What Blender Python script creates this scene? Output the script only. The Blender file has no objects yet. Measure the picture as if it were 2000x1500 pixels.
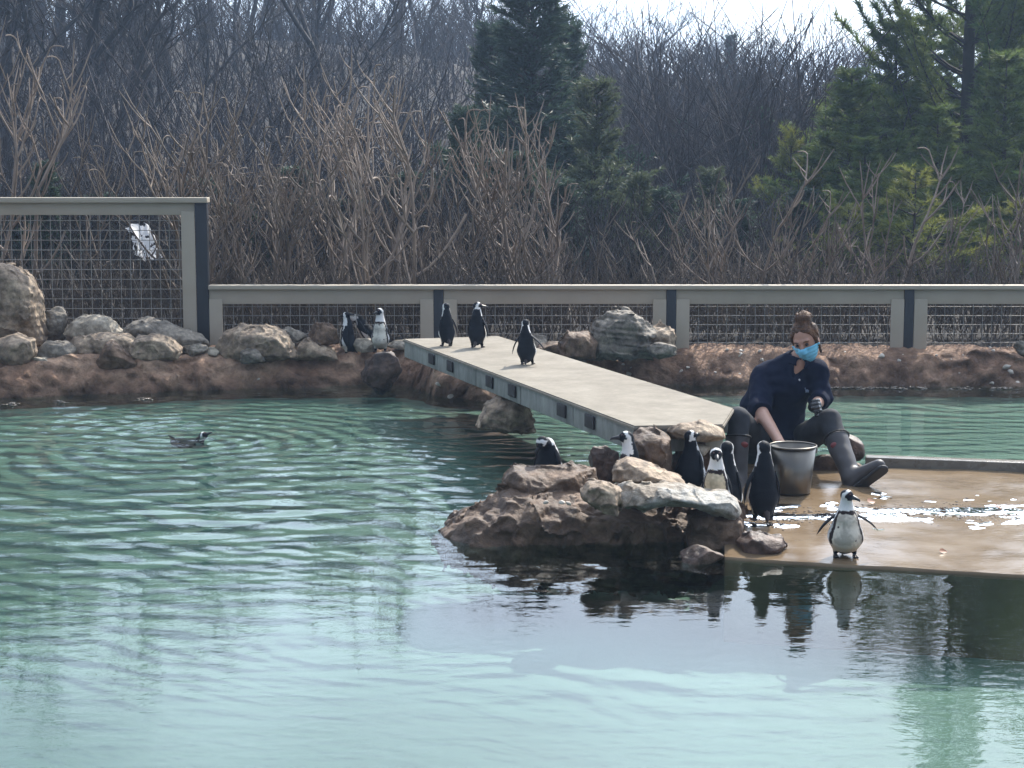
import bpy, bmesh, math, random
import numpy as np
from mathutils import Vector, Matrix

random.seed(7)
RNG = np.random.default_rng(11)
S = bpy.context.scene
C = S.collection
R = math.radians

# ------------------------------------------------------------------ camera
CAM = np.array([0.0, 0.0, 2.0])
F = 3400.0                                    # focal length in pixels of the 2000 px wide photograph
PITCH = math.atan((750 - 312) / F)
FWD = np.array([0, math.cos(PITCH), -math.sin(PITCH)])
UP = np.array([0, math.sin(PITCH), math.cos(PITCH)])
cd = bpy.data.cameras.new('camera')
cd.sensor_width = 36
cd.lens = F / 2000 * 36
cd.clip_start = 0.1
cd.clip_end = 2000
cam = bpy.data.objects.new('camera', cd)
C.objects.link(cam)
cam.location = CAM
cam.rotation_euler = (math.pi / 2 - PITCH, 0, 0)
S.camera = cam

# ------------------------------------------------------------------ light
SUN_EL, SUN_AZ = 42.0, 27.0                   # degrees; azimuth clockwise from the view direction (+Y)
w = bpy.data.worlds.new("World")
S.world = w
w.use_nodes = True
nt = w.node_tree
nt.nodes.clear()
N = nt.nodes.new
L = nt.links.new
out = N('ShaderNodeOutputWorld')
bg = N('ShaderNodeBackground')
bg.inputs['Strength'].default_value = 0.12
sky = N('ShaderNodeTexSky')
sky.sky_type = 'NISHITA'
sky.sun_disc = False
sky.sun_elevation = R(SUN_EL)
sky.sun_rotation = R(SUN_AZ)
sky.air_density = 1.0
sky.dust_density = 2.0
sky.ozone_density = 1.0
tc = N('ShaderNodeTexCoord')
sep = N('ShaderNodeSeparateXYZ')
L(tc.outputs['Generated'], sep.inputs[0])
zz = N('ShaderNodeMath'); zz.operation = 'MAXIMUM'; zz.inputs[1].default_value = 0.0
L(sep.outputs['Z'], zz.inputs[0])
za = N('ShaderNodeMath'); za.operation = 'ADD'; za.inputs[1].default_value = 0.16
L(zz.outputs[0], za.inputs[0])
dx = N('ShaderNodeMath'); dx.operation = 'DIVIDE'
dy = N('ShaderNodeMath'); dy.operation = 'DIVIDE'
L(sep.outputs['X'], dx.inputs[0]); L(za.outputs[0], dx.inputs[1])
L(sep.outputs['Y'], dy.inputs[0]); L(za.outputs[0], dy.inputs[1])
comb = N('ShaderNodeCombineXYZ')
L(dx.outputs[0], comb.inputs[0]); L(dy.outputs[0], comb.inputs[1])
cn = N('ShaderNodeTexNoise')
cn.inputs['Scale'].default_value = 0.9
cn.inputs['Detail'].default_value = 7
cn.inputs['Roughness'].default_value = 0.55
cn.inputs['Distortion'].default_value = 0.4
L(comb.outputs[0], cn.inputs['Vector'])
cr = N('ShaderNodeValToRGB')
cr.color_ramp.elements[0].position = 0.33
cr.color_ramp.elements[0].color = (0.10, 0.10, 0.10, 1)
cr.color_ramp.elements[1].position = 0.62
cr.color_ramp.elements[1].color = (0.95, 0.95, 0.95, 1)
L(cn.outputs['Fac'], cr.inputs[0])
cmix = N('ShaderNodeMix'); cmix.data_type = 'RGBA'
# thin cloud scatters sunlight forward: brighter towards the sun
sdir = (math.sin(R(SUN_AZ)) * math.cos(R(SUN_EL)), math.cos(R(SUN_AZ)) * math.cos(R(SUN_EL)), math.sin(R(SUN_EL)))
dt = N('ShaderNodeVectorMath'); dt.operation = 'DOT_PRODUCT'; dt.inputs[1].default_value = sdir
L(tc.outputs['Generated'], dt.inputs[0])
ac = N('ShaderNodeMath'); ac.operation = 'ARCCOSINE'; L(dt.outputs['Value'], ac.inputs[0])
mn = N('ShaderNodeMath'); mn.operation = 'MULTIPLY'; mn.inputs[1].default_value = -1 / R(30); L(ac.outputs[0], mn.inputs[0])
exn = N('ShaderNodeMath'); exn.operation = 'EXPONENT'; L(mn.outputs[0], exn.inputs[0])
cs = N('ShaderNodeVectorMath'); cs.operation = 'SCALE'; cs.inputs[0].default_value = (46, 52.5, 61.5); L(exn.outputs[0], cs.inputs['Scale'])
ca = N('ShaderNodeVectorMath'); ca.operation = 'ADD'; ca.inputs[1].default_value = (2.0, 2.3, 2.9); L(cs.outputs[0], ca.inputs[0])
L(ca.outputs[0], cmix.inputs['B'])
L(cr.outputs[0], cmix.inputs['Factor'])
L(sky.outputs[0], cmix.inputs['A'])
L(cmix.outputs['Result'], bg.inputs['Color'])
L(bg.outputs[0], out.inputs[0])

sl = bpy.data.lights.new('sun', 'SUN')
sl.energy = 5.0
sl.angle = R(0.55)
sl.color = (1.0, 0.93, 0.82)
so = bpy.data.objects.new('sun', sl)
C.objects.link(so)
sv = Vector((math.sin(R(SUN_AZ)) * math.cos(R(SUN_EL)), math.cos(R(SUN_AZ)) * math.cos(R(SUN_EL)), math.sin(R(SUN_EL))))
so.rotation_euler = sv.to_track_quat('Z', 'Y').to_euler()
so.location = (10, 30, 30)

S.view_settings.view_transform = 'Standard'
S.view_settings.look = 'None'
S.view_settings.gamma = 1
S.view_settings.use_curve_mapping = False
S.view_settings.exposure = 0.6
S.render.engine = 'CYCLES'
cy = S.cycles
cy.max_bounces = 8
cy.diffuse_bounces = 3
cy.glossy_bounces = 4
cy.transmission_bounces = 4
cy.transparent_max_bounces = 24
cy.volume_bounces = 0
cy.sample_clamp_indirect = 6
cy.sample_clamp_direct = 30
cy.caustics_reflective = False
cy.caustics_refractive = False
try:
    cy.use_denoising = True
    cy.denoiser = 'OPENIMAGEDENOISE'
except Exception:
    pass

# ------------------------------------------------------------------ geometry helpers
def at(px, py, d):
    """point seen at photo pixel (px,py) at axis depth d"""
    return CAM + d * ((px - 1000) / F * np.array([1.0, 0, 0]) + FWD + (750 - py) / F * UP)

def on(px, py, z):
    """point seen at photo pixel (px,py) on the level z"""
    r = (px - 1000) / F * np.array([1.0, 0, 0]) + FWD + (750 - py) / F * UP
    return CAM + r * ((z - CAM[2]) / r[2])

def depth(p):
    return float(np.dot(np.asarray(p) - CAM, FWD))

_perm = np.random.default_rng(3).permutation(256)
_perm = np.concatenate([_perm, _perm, _perm])
_grad = np.random.default_rng(4).normal(size=(256, 3))
_grad /= np.linalg.norm(_grad, axis=1)[:, None]

def perlin(p):
    p = np.asarray(p, float)
    i = np.floor(p).astype(int)
    f = p - i
    u = f * f * f * (f * (f * 6 - 15) + 10)
    i &= 255
    res = 0
    for ax in (0, 1):
        wx = u[:, 0] if ax else 1 - u[:, 0]
        for ay in (0, 1):
            wy = u[:, 1] if ay else 1 - u[:, 1]
            for az in (0, 1):
                wz = u[:, 2] if az else 1 - u[:, 2]
                h = _perm[_perm[_perm[(i[:, 0] + ax) & 255] + ((i[:, 1] + ay) & 255)] + ((i[:, 2] + az) & 255)]
                g = _grad[h]
                res = res + wx * wy * wz * ((f - np.array([ax, ay, az])) * g).sum(1)
    return res * 1.6

def fbm(p, o=4, gain=0.5):
    a, s, r = 1.0, 1.0, 0
    for k in range(o):
        r = r + a * perlin(p * s + 17.3 * k)
        a *= gain
        s *= 2.03
    return r

def smooth(a, b, x):
    t = np.clip((x - a) / (b - a), 0, 1)
    return t * t * (3 - 2 * t)

def mesh(name, verts, faces, mats=(), shade=True, col=None, mi=None):
    """faces: (M,3) or (M,4) int array, or a list of such arrays"""
    me = bpy.data.meshes.new(name)
    verts = np.asarray(verts, np.float32).reshape(-1, 3)
    fl = faces if isinstance(faces, (list, tuple)) and len(faces) and isinstance(faces[0], np.ndarray) else [np.asarray(faces)]
    fl = [f for f in fl if len(f)]
    me.vertices.add(len(verts))
    me.vertices.foreach_set('co', verts.ravel())
    loops = np.concatenate([f.ravel() for f in fl]).astype(np.int32)
    tot = np.concatenate([np.full(len(f), f.shape[1]) for f in fl]).astype(np.int32)
    start = np.concatenate([[0], np.cumsum(tot)[:-1]]).astype(np.int32)
    me.loops.add(len(loops))
    me.loops.foreach_set('vertex_index', loops)
    me.polygons.add(len(tot))
    me.polygons.foreach_set('loop_start', start)
    try:
        me.polygons.foreach_set('loop_total', tot)
    except Exception:
        pass
    if shade:
        me.polygons.foreach_set('use_smooth', np.ones(len(tot), bool))
    for m in mats:
        me.materials.append(m)
    if mi is not None:
        me.polygons.foreach_set('material_index', np.asarray(mi, np.int32))
    if col is not None:
        a = me.color_attributes.new('col', 'FLOAT_COLOR', 'POINT')
        c4 = np.ones((len(verts), 4), np.float32)
        c4[:, :3] = col
        a.data.foreach_set('color', c4.ravel())
    me.update(calc_edges=True)
    me.validate()
    return me

def link(name, me, parent=None, loc=None, rot=None):
    o = bpy.data.objects.new(name, me)
    C.objects.link(o)
    if parent is not None:
        o.parent = parent
    if loc is not None:
        o.location = loc
    if rot is not None:
        o.rotation_euler = rot
    return o

def tag(o, label=None, cat=None, group=None, kind=None):
    if label: o['label'] = label
    if cat: o['category'] = cat
    if group: o['group'] = group
    if kind: o['kind'] = kind
    return o

def empty(name, loc, label, cat, group=None, rz=0):
    o = bpy.data.objects.new(name, None)
    C.objects.link(o)
    o.location = loc
    o.rotation_euler = (0, 0, rz)
    o.empty_display_size = 0.1
    return tag(o, label, cat, group)

def copy_tree(o, parent=None):
    c = o.copy()
    C.objects.link(c)
    if parent is not None:
        c.parent = parent
    for ch in o.children:
        copy_tree(ch, c)
    return c

class MB:
    """collects simple solids into one mesh"""
    def __init__(s):
        s.v = []; s.f = []; s.n = 0
    def add(s, v, f):
        v = np.asarray(v, float); f = np.asarray(f, int)
        s.v.append(v); s.f.append(f + s.n); s.n += len(v)
    def hexa(s, p):
        """8 points: bottom ring 4, top ring 4"""
        s.add(p, [[3, 2, 1, 0], [4, 5, 6, 7], [0, 1, 5, 4], [1, 2, 6, 5], [2, 3, 7, 6], [3, 0, 4, 7]])
    def box(s, lo, hi):
        (x0, y0, z0), (x1, y1, z1) = lo, hi
        s.hexa([(x0, y0, z0), (x1, y0, z0), (x1, y1, z0), (x0, y1, z0), (x0, y0, z1), (x1, y0, z1), (x1, y1, z1), (x0, y1, z1)])
    def segs(s, A, B, ra, rb, k=5):
        v, f = seg_mesh(A, B, ra, rb, k)
        s.add(v, f)
    def path(s, pts, rad, k=8, cap=True):
        """smooth tube along pts"""
        pts = np.asarray(pts, float); n = len(pts)
        rad = np.broadcast_to(np.asarray(rad, float), (n,))
        t = np.gradient(pts, axis=0); t /= np.linalg.norm(t, axis=1)[:, None] + 1e-9
        ref = np.array([0.13, 0.21, 0.97]) if abs(t[:, 2]).mean() < 0.8 else np.array([0.97, 0.2, 0.1])
        a = np.cross(t, ref); a /= np.linalg.norm(a, axis=1)[:, None] + 1e-9
        b = np.cross(t, a)
        th = np.arange(k) / k * 2 * math.pi
        v = pts[:, None] + rad[:, None, None] * (np.cos(th)[None, :, None] * a[:, None] + np.sin(th)[None, :, None] * b[:, None])
        v = v.reshape(-1, 3)
        f = [[i * k + j, i * k + (j + 1) % k, (i + 1) * k + (j + 1) % k, (i + 1) * k + j] for i in range(n - 1) for j in range(k)]
        s.add(v, f)
        if cap:
            for e, i in ((0, 0), (1, n - 1)):
                c = np.vstack([v[i * k:(i + 1) * k], pts[i] + t[i] * rad[i] * (0.3 if e else -0.3)])
                ff = [[j, (j + 1) % k, k, k] for j in range(k)]
                s.add(c, [[x[0], x[1], x[2]] + [x[2]] for x in ff])
    def lathe(s, prof, k=32, close=False):
        prof = np.asarray(prof, float); n = len(prof)
        th = np.arange(k) / k * 2 * math.pi
        v = np.stack([prof[:, 0, None] * np.cos(th), prof[:, 0, None] * np.sin(th), np.repeat(prof[:, 1, None], k, 1)], -1).reshape(-1, 3)
        f = [[i * k + j, i * k + (j + 1) % k, (i + 1) * k + (j + 1) % k, (i + 1) * k + j] for i in range(n - 1) for j in range(k)]
        s.add(v, f)
    def mesh(s, name, mats, shade=False, bevel=0):
        v = np.vstack(s.v)
        f = np.vstack(s.f)
        tri = f[f[:, 2] == f[:, 3]][:, :3]
        quad = f[f[:, 2] != f[:, 3]]
        me = mesh(name, v, [x for x in (quad, tri) if len(x)], mats, shade)
        if bevel:
            bm = bmesh.new(); bm.from_mesh(me)
            bmesh.ops.bevel(bm, geom=list(bm.edges), offset=bevel, segments=2, affect='EDGES', profile=0.6)
            bm.to_mesh(me); bm.free()
        return me

def seg_mesh(A, B, ra, rb, k=5):
    A = np.asarray(A, float); B = np.asarray(B, float)
    ra = np.broadcast_to(np.asarray(ra, float), (len(A),)); rb = np.broadcast_to(np.asarray(rb, float), (len(A),))
    t = B - A; t /= np.linalg.norm(t, axis=1)[:, None] + 1e-9
    ref = np.where(np.abs(t[:, 2:3]) < 0.8, np.array([[0.0, 0, 1.0]]), np.array([[1.0, 0, 0]]))
    a = np.cross(t, ref); a /= np.linalg.norm(a, axis=1)[:, None] + 1e-9
    b = np.cross(t, a)
    th = np.arange(k) / k * 2 * math.pi
    ring = np.cos(th)[None, :, None] * a[:, None] + np.sin(th)[None, :, None] * b[:, None]
    v = np.stack([A[:, None] + ra[:, None, None] * ring, B[:, None] + rb[:, None, None] * ring], 1)
    M = len(A)
    base = (np.arange(M) * 2 * k)[:, None]
    j = np.arange(k)[None]
    j2 = (j + 1) % k
    f = np.stack([base + j, base + j2, base + k + j2, base + k + j], -1).reshape(-1, 4)
    return v.reshape(-1, 3), f

def nets(f, lo, hi, h):
    """surface nets of the implicit function f(P)"""
    lo = np.asarray(lo, float); hi = np.asarray(hi, float)
    n = np.ceil((hi - lo) / h).astype(int) + 1
    ax = [lo[i] + h * np.arange(n[i]) for i in range(3)]
    P = np.stack(np.meshgrid(*ax, indexing='ij'), -1).reshape(-1, 3).astype(np.float32)
    V = f(P).reshape(n).astype(np.float32)
    c = n - 1
    corners = [(a, b, d) for a in (0, 1) for b in (0, 1) for d in (0, 1)]
    sub = [V[a:a + c[0], b:b + c[1], d:d + c[2]] for a, b, d in corners]
    cnt = sum((s < 0).astype(np.int8) for s in sub)
    m = (cnt > 0) & (cnt < 8)
    idx = -np.ones(tuple(c), np.int64)
    cells = np.argwhere(m)
    idx[m] = np.arange(len(cells))
    vals = np.stack([s[m] for s in sub], 0)
    acc = np.zeros((len(cells), 3)); k = np.zeros(len(cells))
    co = np.array(corners, float)
    for i in range(8):
        for j in range(i + 1, 8):
            if np.abs(co[i] - co[j]).sum() != 1: continue
            x = (vals[i] < 0) != (vals[j] < 0)
            t = vals[i][x] / (vals[i][x] - vals[j][x])
            acc[x] += co[i] + t[:, None] * (co[j] - co[i])
            k[x] += 1
    verts = lo + h * (cells + acc / k[:, None])
    faces = []
    sg = V < 0
    for a in range(3):
        b, d = (a + 1) % 3, (a + 2) % 3
        s0 = [slice(None)] * 3; s1 = [slice(None)] * 3
        s0[a] = slice(0, -1); s1[a] = slice(1, None)
        for q in (b, d):
            s0[q] = slice(1, -1); s1[q] = slice(1, -1)
        e0 = sg[tuple(s0)]; e1 = sg[tuple(s1)]
        for flip, mm in ((0, e0 & ~e1), (1, ~e0 & e1)):
            q = np.argwhere(mm)
            if not len(q): continue
            q[:, b] += 1; q[:, d] += 1
            def g(db, dd):
                z = q.copy(); z[:, b] += db; z[:, d] += dd
                return idx[z[:, 0], z[:, 1], z[:, 2]]
            f4 = np.stack([g(-1, -1), g(0, -1), g(0, 0), g(-1, 0)], 1)
            faces.append(f4[:, ::-1] if flip else f4)
    return verts, np.vstack(faces)

def capsule(P, a, b, r1, r2):
    a = np.asarray(a, np.float32); b = np.asarray(b, np.float32)
    ba = b - a
    t = np.clip(((P - a) @ ba) / max(float(ba @ ba), 1e-9), 0, 1)
    return np.linalg.norm(P - a - t[:, None] * ba, axis=1) - (r1 + (r2 - r1) * t)

def ellip(P, c, r, rot=None):
    q = P - np.asarray(c, np.float32)
    if rot is not None:
        q = q @ np.asarray(rot, np.float32)
    r = np.asarray(r, np.float32)
    k0 = np.linalg.norm(q / r, axis=1)
    k1 = np.linalg.norm(q / (r * r), axis=1) + 1e-9
    return k0 * (k0 - 1) / k1

def smin(a, b, k):
    h = np.clip(0.5 + 0.5 * (b - a) / k, 0, 1)
    return b * (1 - h) + a * h - k * h * (1 - h)

def rotz(a):
    c, s = math.cos(a), math.sin(a)
    return np.array([[c, -s, 0], [s, c, 0], [0, 0, 1.0]])
def rotx(a):
    c, s = math.cos(a), math.sin(a)
    return np.array([[1.0, 0, 0], [0, c, -s], [0, s, c]])
def roty(a):
    c, s = math.cos(a), math.sin(a)
    return np.array([[c, 0, s], [0, 1.0, 0], [-s, 0, c]])

# ------------------------------------------------------------------ materials
def mat(name, color=(0.5, 0.5, 0.5), rough=0.7, metal=0.0, spec=0.5):
    m = bpy.data.materials.new(name)
    m.use_nodes = True
    b = m.node_tree.nodes['Principled BSDF']
    b.inputs['Base Color'].default_value = (*color, 1)
    b.inputs['Roughness'].default_value = rough
    b.inputs['Metallic'].default_value = metal
    b.inputs['Specular IOR Level'].default_value = spec
    return m

def noisy(name, cols, scale=3.0, detail=6, rough=(0.6, 0.9), bump=0.3, bscale=None, bdist=0.02, coord='Object', stretch=(1, 1, 1), spec=0.4, vary=0.0, pos=None, speck=0, amount=0.45):
    """noise between colours cols (ramp), plus bump"""
    m = mat(name, cols[0], rough[0], 0, spec)
    t = m.node_tree; n = t.nodes.new; l = t.links.new
    b = t.nodes['Principled BSDF']
    tcx = n('ShaderNodeTexCoord'); mp = n('ShaderNodeMapping')
    mp.inputs['Scale'].default_value = stretch
    l(tcx.outputs[coord], mp.inputs[0])
    no = n('ShaderNodeTexNoise'); no.inputs['Scale'].default_value = scale; no.inputs['Detail'].default_value = detail
    no.inputs['Roughness'].default_value = 0.62
    l(mp.outputs[0], no.inputs['Vector'])
    ra = n('ShaderNodeValToRGB')
    el = ra.color_ramp.elements
    k = len(cols)
    pos = pos or [0.28 + 0.44 * i / (k - 1) for i in range(k)]
    while len(el) < k: el.new(0.5)
    for i in range(k):
        el[i].position = pos[i]; el[i].color = (*cols[i], 1)
    l(no.outputs['Fac'], ra.inputs[0])
    src = ra.outputs[0]
    if vary:
        oi = n('ShaderNodeObjectInfo')
        hs = n('ShaderNodeHueSaturation')
        mr = n('ShaderNodeMapRange'); mr.inputs['To Min'].default_value = 1 - vary; mr.inputs['To Max'].default_value = 1 + vary
        l(oi.outputs['Random'], mr.inputs['Value']); l(mr.outputs[0], hs.inputs['Value'])
        l(src, hs.inputs['Color']); src = hs.outputs[0]
    if speck:
        ns = n('ShaderNodeTexNoise'); ns.inputs['Scale'].default_value = speck; ns.inputs['Detail'].default_value = 6
        ns.inputs['Roughness'].default_value = 0.75
        l(mp.outputs[0], ns.inputs['Vector'])
        ms_ = n('ShaderNodeMapRange'); ms_.inputs['From Min'].default_value = 0.3; ms_.inputs['From Max'].default_value = 0.7
        ms_.inputs['To Min'].default_value = 1 - amount; ms_.inputs['To Max'].default_value = 1 + amount
        l(ns.outputs['Fac'], ms_.inputs['Value'])
        sc_ = n('ShaderNodeVectorMath'); sc_.operation = 'SCALE'
        l(src, sc_.inputs[0]); l(ms_.outputs[0], sc_.inputs['Scale']); src = sc_.outputs[0]
    l(src, b.inputs['Base Color'])
    rr = n('ShaderNodeMapRange'); rr.inputs['To Min'].default_value = rough[0]; rr.inputs['To Max'].default_value = rough[1]
    l(no.outputs['Fac'], rr.inputs['Value']); l(rr.outputs[0], b.inputs['Roughness'])
    if bump:
        n2 = n('ShaderNodeTexNoise'); n2.inputs['Scale'].default_value = bscale or scale * 4; n2.inputs['Detail'].default_value = 8
        n2.inputs['Roughness'].default_value = 0.65
        l(mp.outputs[0], n2.inputs['Vector'])
        bu = n('ShaderNodeBump'); bu.inputs['Strength'].default_value = bump; bu.inputs['Distance'].default_value = bdist
        l(n2.outputs['Fac'], bu.inputs['Height']); l(bu.outputs[0], b.inputs['Normal'])
    return m

def node_of(m, t):
    return [x for x in m.node_tree.nodes if x.bl_idname == t]

M = {}
M['dirt'] = noisy('dirt', [(0.085, 0.046, 0.028), (0.18, 0.102, 0.063), (0.30, 0.185, 0.12), (0.42, 0.285, 0.195)], 2.2, 9, (0.75, 0.95), 0.9, 9, 0.06, 'Object', speck=13, amount=0.5)
M['rock_tan'] = noisy('rock_tan', [(0.095, 0.066, 0.044), (0.25, 0.185, 0.128), (0.42, 0.33, 0.235)], 5, 9, (0.6, 0.9), 0.7, 14, 0.03, vary=0.18, speck=19, amount=0.55)
M['rock_grey'] = noisy('rock_grey', [(0.06, 0.049, 0.040), (0.17, 0.145, 0.115), (0.30, 0.26, 0.21)], 5, 9, (0.6, 0.9), 0.7, 14, 0.03, vary=0.18, speck=19, amount=0.55)
M['rock_brown'] = noisy('rock_brown', [(0.040, 0.023, 0.014), (0.105, 0.064, 0.040), (0.22, 0.145, 0.094)], 4, 9, (0.45, 0.85), 0.8, 11, 0.04, vary=0.15, speck=19, amount=0.55)
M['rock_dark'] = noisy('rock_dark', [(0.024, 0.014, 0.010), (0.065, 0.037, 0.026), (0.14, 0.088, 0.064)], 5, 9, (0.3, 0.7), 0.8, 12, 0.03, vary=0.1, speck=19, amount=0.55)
M['rock_pale'] = noisy('rock_pale', [(0.13, 0.105, 0.078), (0.27, 0.23, 0.175), (0.40, 0.35, 0.275)], 6, 9, (0.5, 0.85), 0.6, 16, 0.02, vary=0.1, speck=19, amount=0.55)
M['rock_slab'] = noisy('rock_slab', [(0.10, 0.07, 0.045), (0.22, 0.175, 0.125), (0.34, 0.33, 0.30), (0.36, 0.285, 0.185)], 4, 9, (0.5, 0.85), 0.8, 13, 0.03, speck=19, amount=0.55)
M['pebble'] = noisy('pebble', [(0.40, 0.34, 0.28), (0.62, 0.56, 0.48)], 30, 4, (0.5, 0.8), 0.3, 60, 0.004, vary=0.25)
M['concrete'] = noisy('concrete', [(0.185, 0.164, 0.132), (0.235, 0.21, 0.172), (0.28, 0.252, 0.208)], 4.5, 10, (0.85, 1.0), 0.35, 70, 0.005, spec=0.15, speck=22, amount=0.12)
M['fascia'] = noisy('fascia', [(0.15, 0.155, 0.14), (0.26, 0.26, 0.235), (0.34, 0.335, 0.30)], 4, 8, (0.7, 0.95), 0.3, 40, 0.004, stretch=(1, 1, 0.35), speck=20, amount=0.25)
M['fence_board'] = noisy('fence_board', [(0.36, 0.31, 0.24), (0.42, 0.365, 0.29)], 3, 6, (0.65, 0.8), 0.12, 50, 0.002)
M['fence_post'] = mat('fence_post', (0.012, 0.014, 0.020), 0.5)
M['wire'] = mat('wire', (0.24, 0.235, 0.22), 0.5, 0.5)
M['black_rubber'] = noisy('black_rubber', [(0.012, 0.011, 0.013), (0.03, 0.025, 0.027)], 20, 4, (0.5, 0.8), 0.1)
M['steel'] = noisy('steel', [(0.12, 0.11, 0.098), (0.19, 0.175, 0.155)], 6, 6, (0.22, 0.42), 0.05, 40, 0.002, stretch=(1, 1, 0.2))
node_of(M['steel'], 'ShaderNodeBsdfPrincipled')[0].inputs['Metallic'].default_value = 1.0
M['sumac_bark'] = noisy('sumac_bark', [(0.10, 0.075, 0.056), (0.19, 0.145, 0.110), (0.30, 0.235, 0.18)], 3, 5, (0.6, 0.85), 0.2, 40, 0.004, vary=0.42)
M['bark'] = noisy('bark', [(0.028, 0.024, 0.023), (0.062, 0.052, 0.048)], 4, 6, (0.8, 0.95), 0.4, 20, 0.02, vary=0.2)
M['bark_far'] = noisy('bark_far', [(0.038, 0.032, 0.033), (0.070, 0.059, 0.060)], 2, 4, (0.8, 0.95), 0, vary=0.3)
M['leaf_litter'] = noisy('leaf_litter', [(0.018, 0.014, 0.012), (0.035, 0.028, 0.023), (0.055, 0.044, 0.036)], 1.6, 9, (0.85, 1.0), 0.8, 6, 0.1)
M['leaf'] = noisy('leaf', [(0.16, 0.05, 0.02), (0.28, 0.10, 0.03)], 20, 3, (0.4, 0.6), 0.1)

def foliage(name, c0, c1, trans=0.45):
    m = mat(name, c0, 0.6)
    t = m.node_tree; n = t.nodes.new; l = t.links.new
    b = t.nodes['Principled BSDF']
    tcx = n('ShaderNodeTexCoord')
    no = n('ShaderNodeTexNoise'); no.inputs['Scale'].default_value = 0.9; no.inputs['Detail'].default_value = 4
    l(tcx.outputs['Object'], no.inputs['Vector'])
    mx = n('ShaderNodeMix'); mx.data_type = 'RGBA'
    mx.inputs['A'].default_value = (*c0, 1); mx.inputs['B'].default_value = (*c1, 1)
    mr = n('ShaderNodeMapRange'); mr.inputs['From Min'].default_value = 0.35; mr.inputs['From Max'].default_value = 0.65
    l(no.outputs['Fac'], mr.inputs['Value']); l(mr.outputs[0], mx.inputs['Factor'])
    l(mx.outputs['Result'], b.inputs['Base Color'])
    tr = n('ShaderNodeBsdfTranslucent'); l(mx.outputs['Result'], tr.inputs['Color'])
    ms = n('ShaderNodeMixShader'); ms.inputs[0].default_value = trans
    l(b.outputs[0], ms.inputs[1]); l(tr.outputs[0], ms.inputs[2])
    l(ms.outputs[0], t.nodes['Material Output'].inputs['Surface'])
    return m
M['pine'] = foliage('pine', (0.070, 0.125, 0.034), (0.15, 0.185, 0.045), 0.5)
M['pine_yellow'] = foliage('pine_yellow', (0.13, 0.16, 0.035), (0.22, 0.22, 0.045), 0.5)  # lighter, yellower copy of pine with sunlight put into the needle colour
M['cedar'] = foliage('cedar', (0.034, 0.066, 0.046), (0.055, 0.088, 0.052), 0.35)
M['juniper'] = foliage('juniper', (0.065, 0.085, 0.05), (0.11, 0.13, 0.06), 0.4)
M['dry'] = foliage('dry', (0.06, 0.046, 0.036), (0.13, 0.10, 0.075), 0.12)

def attr_mat(name, rough=0.5, bump=0.1, bscale=150, bdist=0.002, sheen=0.0, spec=0.4):
    m = mat(name, (1, 1, 1), rough, 0, spec)
    t = m.node_tree; n = t.nodes.new; l = t.links.new
    b = t.nodes['Principled BSDF']
    a = n('ShaderNodeAttribute'); a.attribute_name = 'col'
    l(a.outputs['Color'], b.inputs['Base Color'])
    b.inputs['Sheen Weight'].default_value = sheen
    tcx = n('ShaderNodeTexCoord'); no = n('ShaderNodeTexNoise')
    no.inputs['Scale'].default_value = bscale; no.inputs['Detail'].default_value = 4
    l(tcx.outputs['Object'], no.inputs['Vector'])
    bu = n('ShaderNodeBump'); bu.inputs['Strength'].default_value = bump; bu.inputs['Distance'].default_value = bdist
    l(no.outputs['Fac'], bu.inputs['Height']); l(bu.outputs[0], b.inputs['Normal'])
    return m
M['feather'] = attr_mat('feather', 0.65, 0.5, 110, 0.004, 0.0, 0.12)
M['bill'] = mat('bill', (0.02, 0.02, 0.022), 0.35)
M['foot'] = noisy('foot', [(0.015, 0.013, 0.014), (0.05, 0.035, 0.035)], 40, 3, (0.4, 0.6), 0.1)
M['eye'] = mat('eye', (0.02, 0.01, 0.008), 0.1)

# wet concrete of the landing
def wet_mat():
    m = noisy('wet_concrete', [(0.125, 0.086, 0.050), (0.175, 0.124, 0.076), (0.22, 0.162, 0.104)], 3.0, 8, (0.07, 0.20), 0.0, spec=0.22)
    t = m.node_tree; n = t.nodes.new; l = t.links.new
    b = t.nodes['Principled BSDF']
    tcx = n('ShaderNodeTexCoord'); mp = n('ShaderNodeMapping'); mp.inputs['Scale'].default_value = (1.0, 2.2, 1)
    l(tcx.outputs['Object'], mp.inputs[0])
    no = n('ShaderNodeTexNoise'); no.inputs['Scale'].default_value = 16; no.inputs['Detail'].default_value = 6; no.inputs['Roughness'].default_value = 0.6
    l(mp.outputs[0], no.inputs['Vector'])
    bu = n('ShaderNodeBump'); bu.inputs['Strength'].default_value = 0.10; bu.inputs['Distance'].default_value = 0.015
    l(no.outputs['Fac'], bu.inputs['Height']); l(bu.outputs[0], b.inputs['Normal'])
    return m
M['wet'] = wet_mat()

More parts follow.
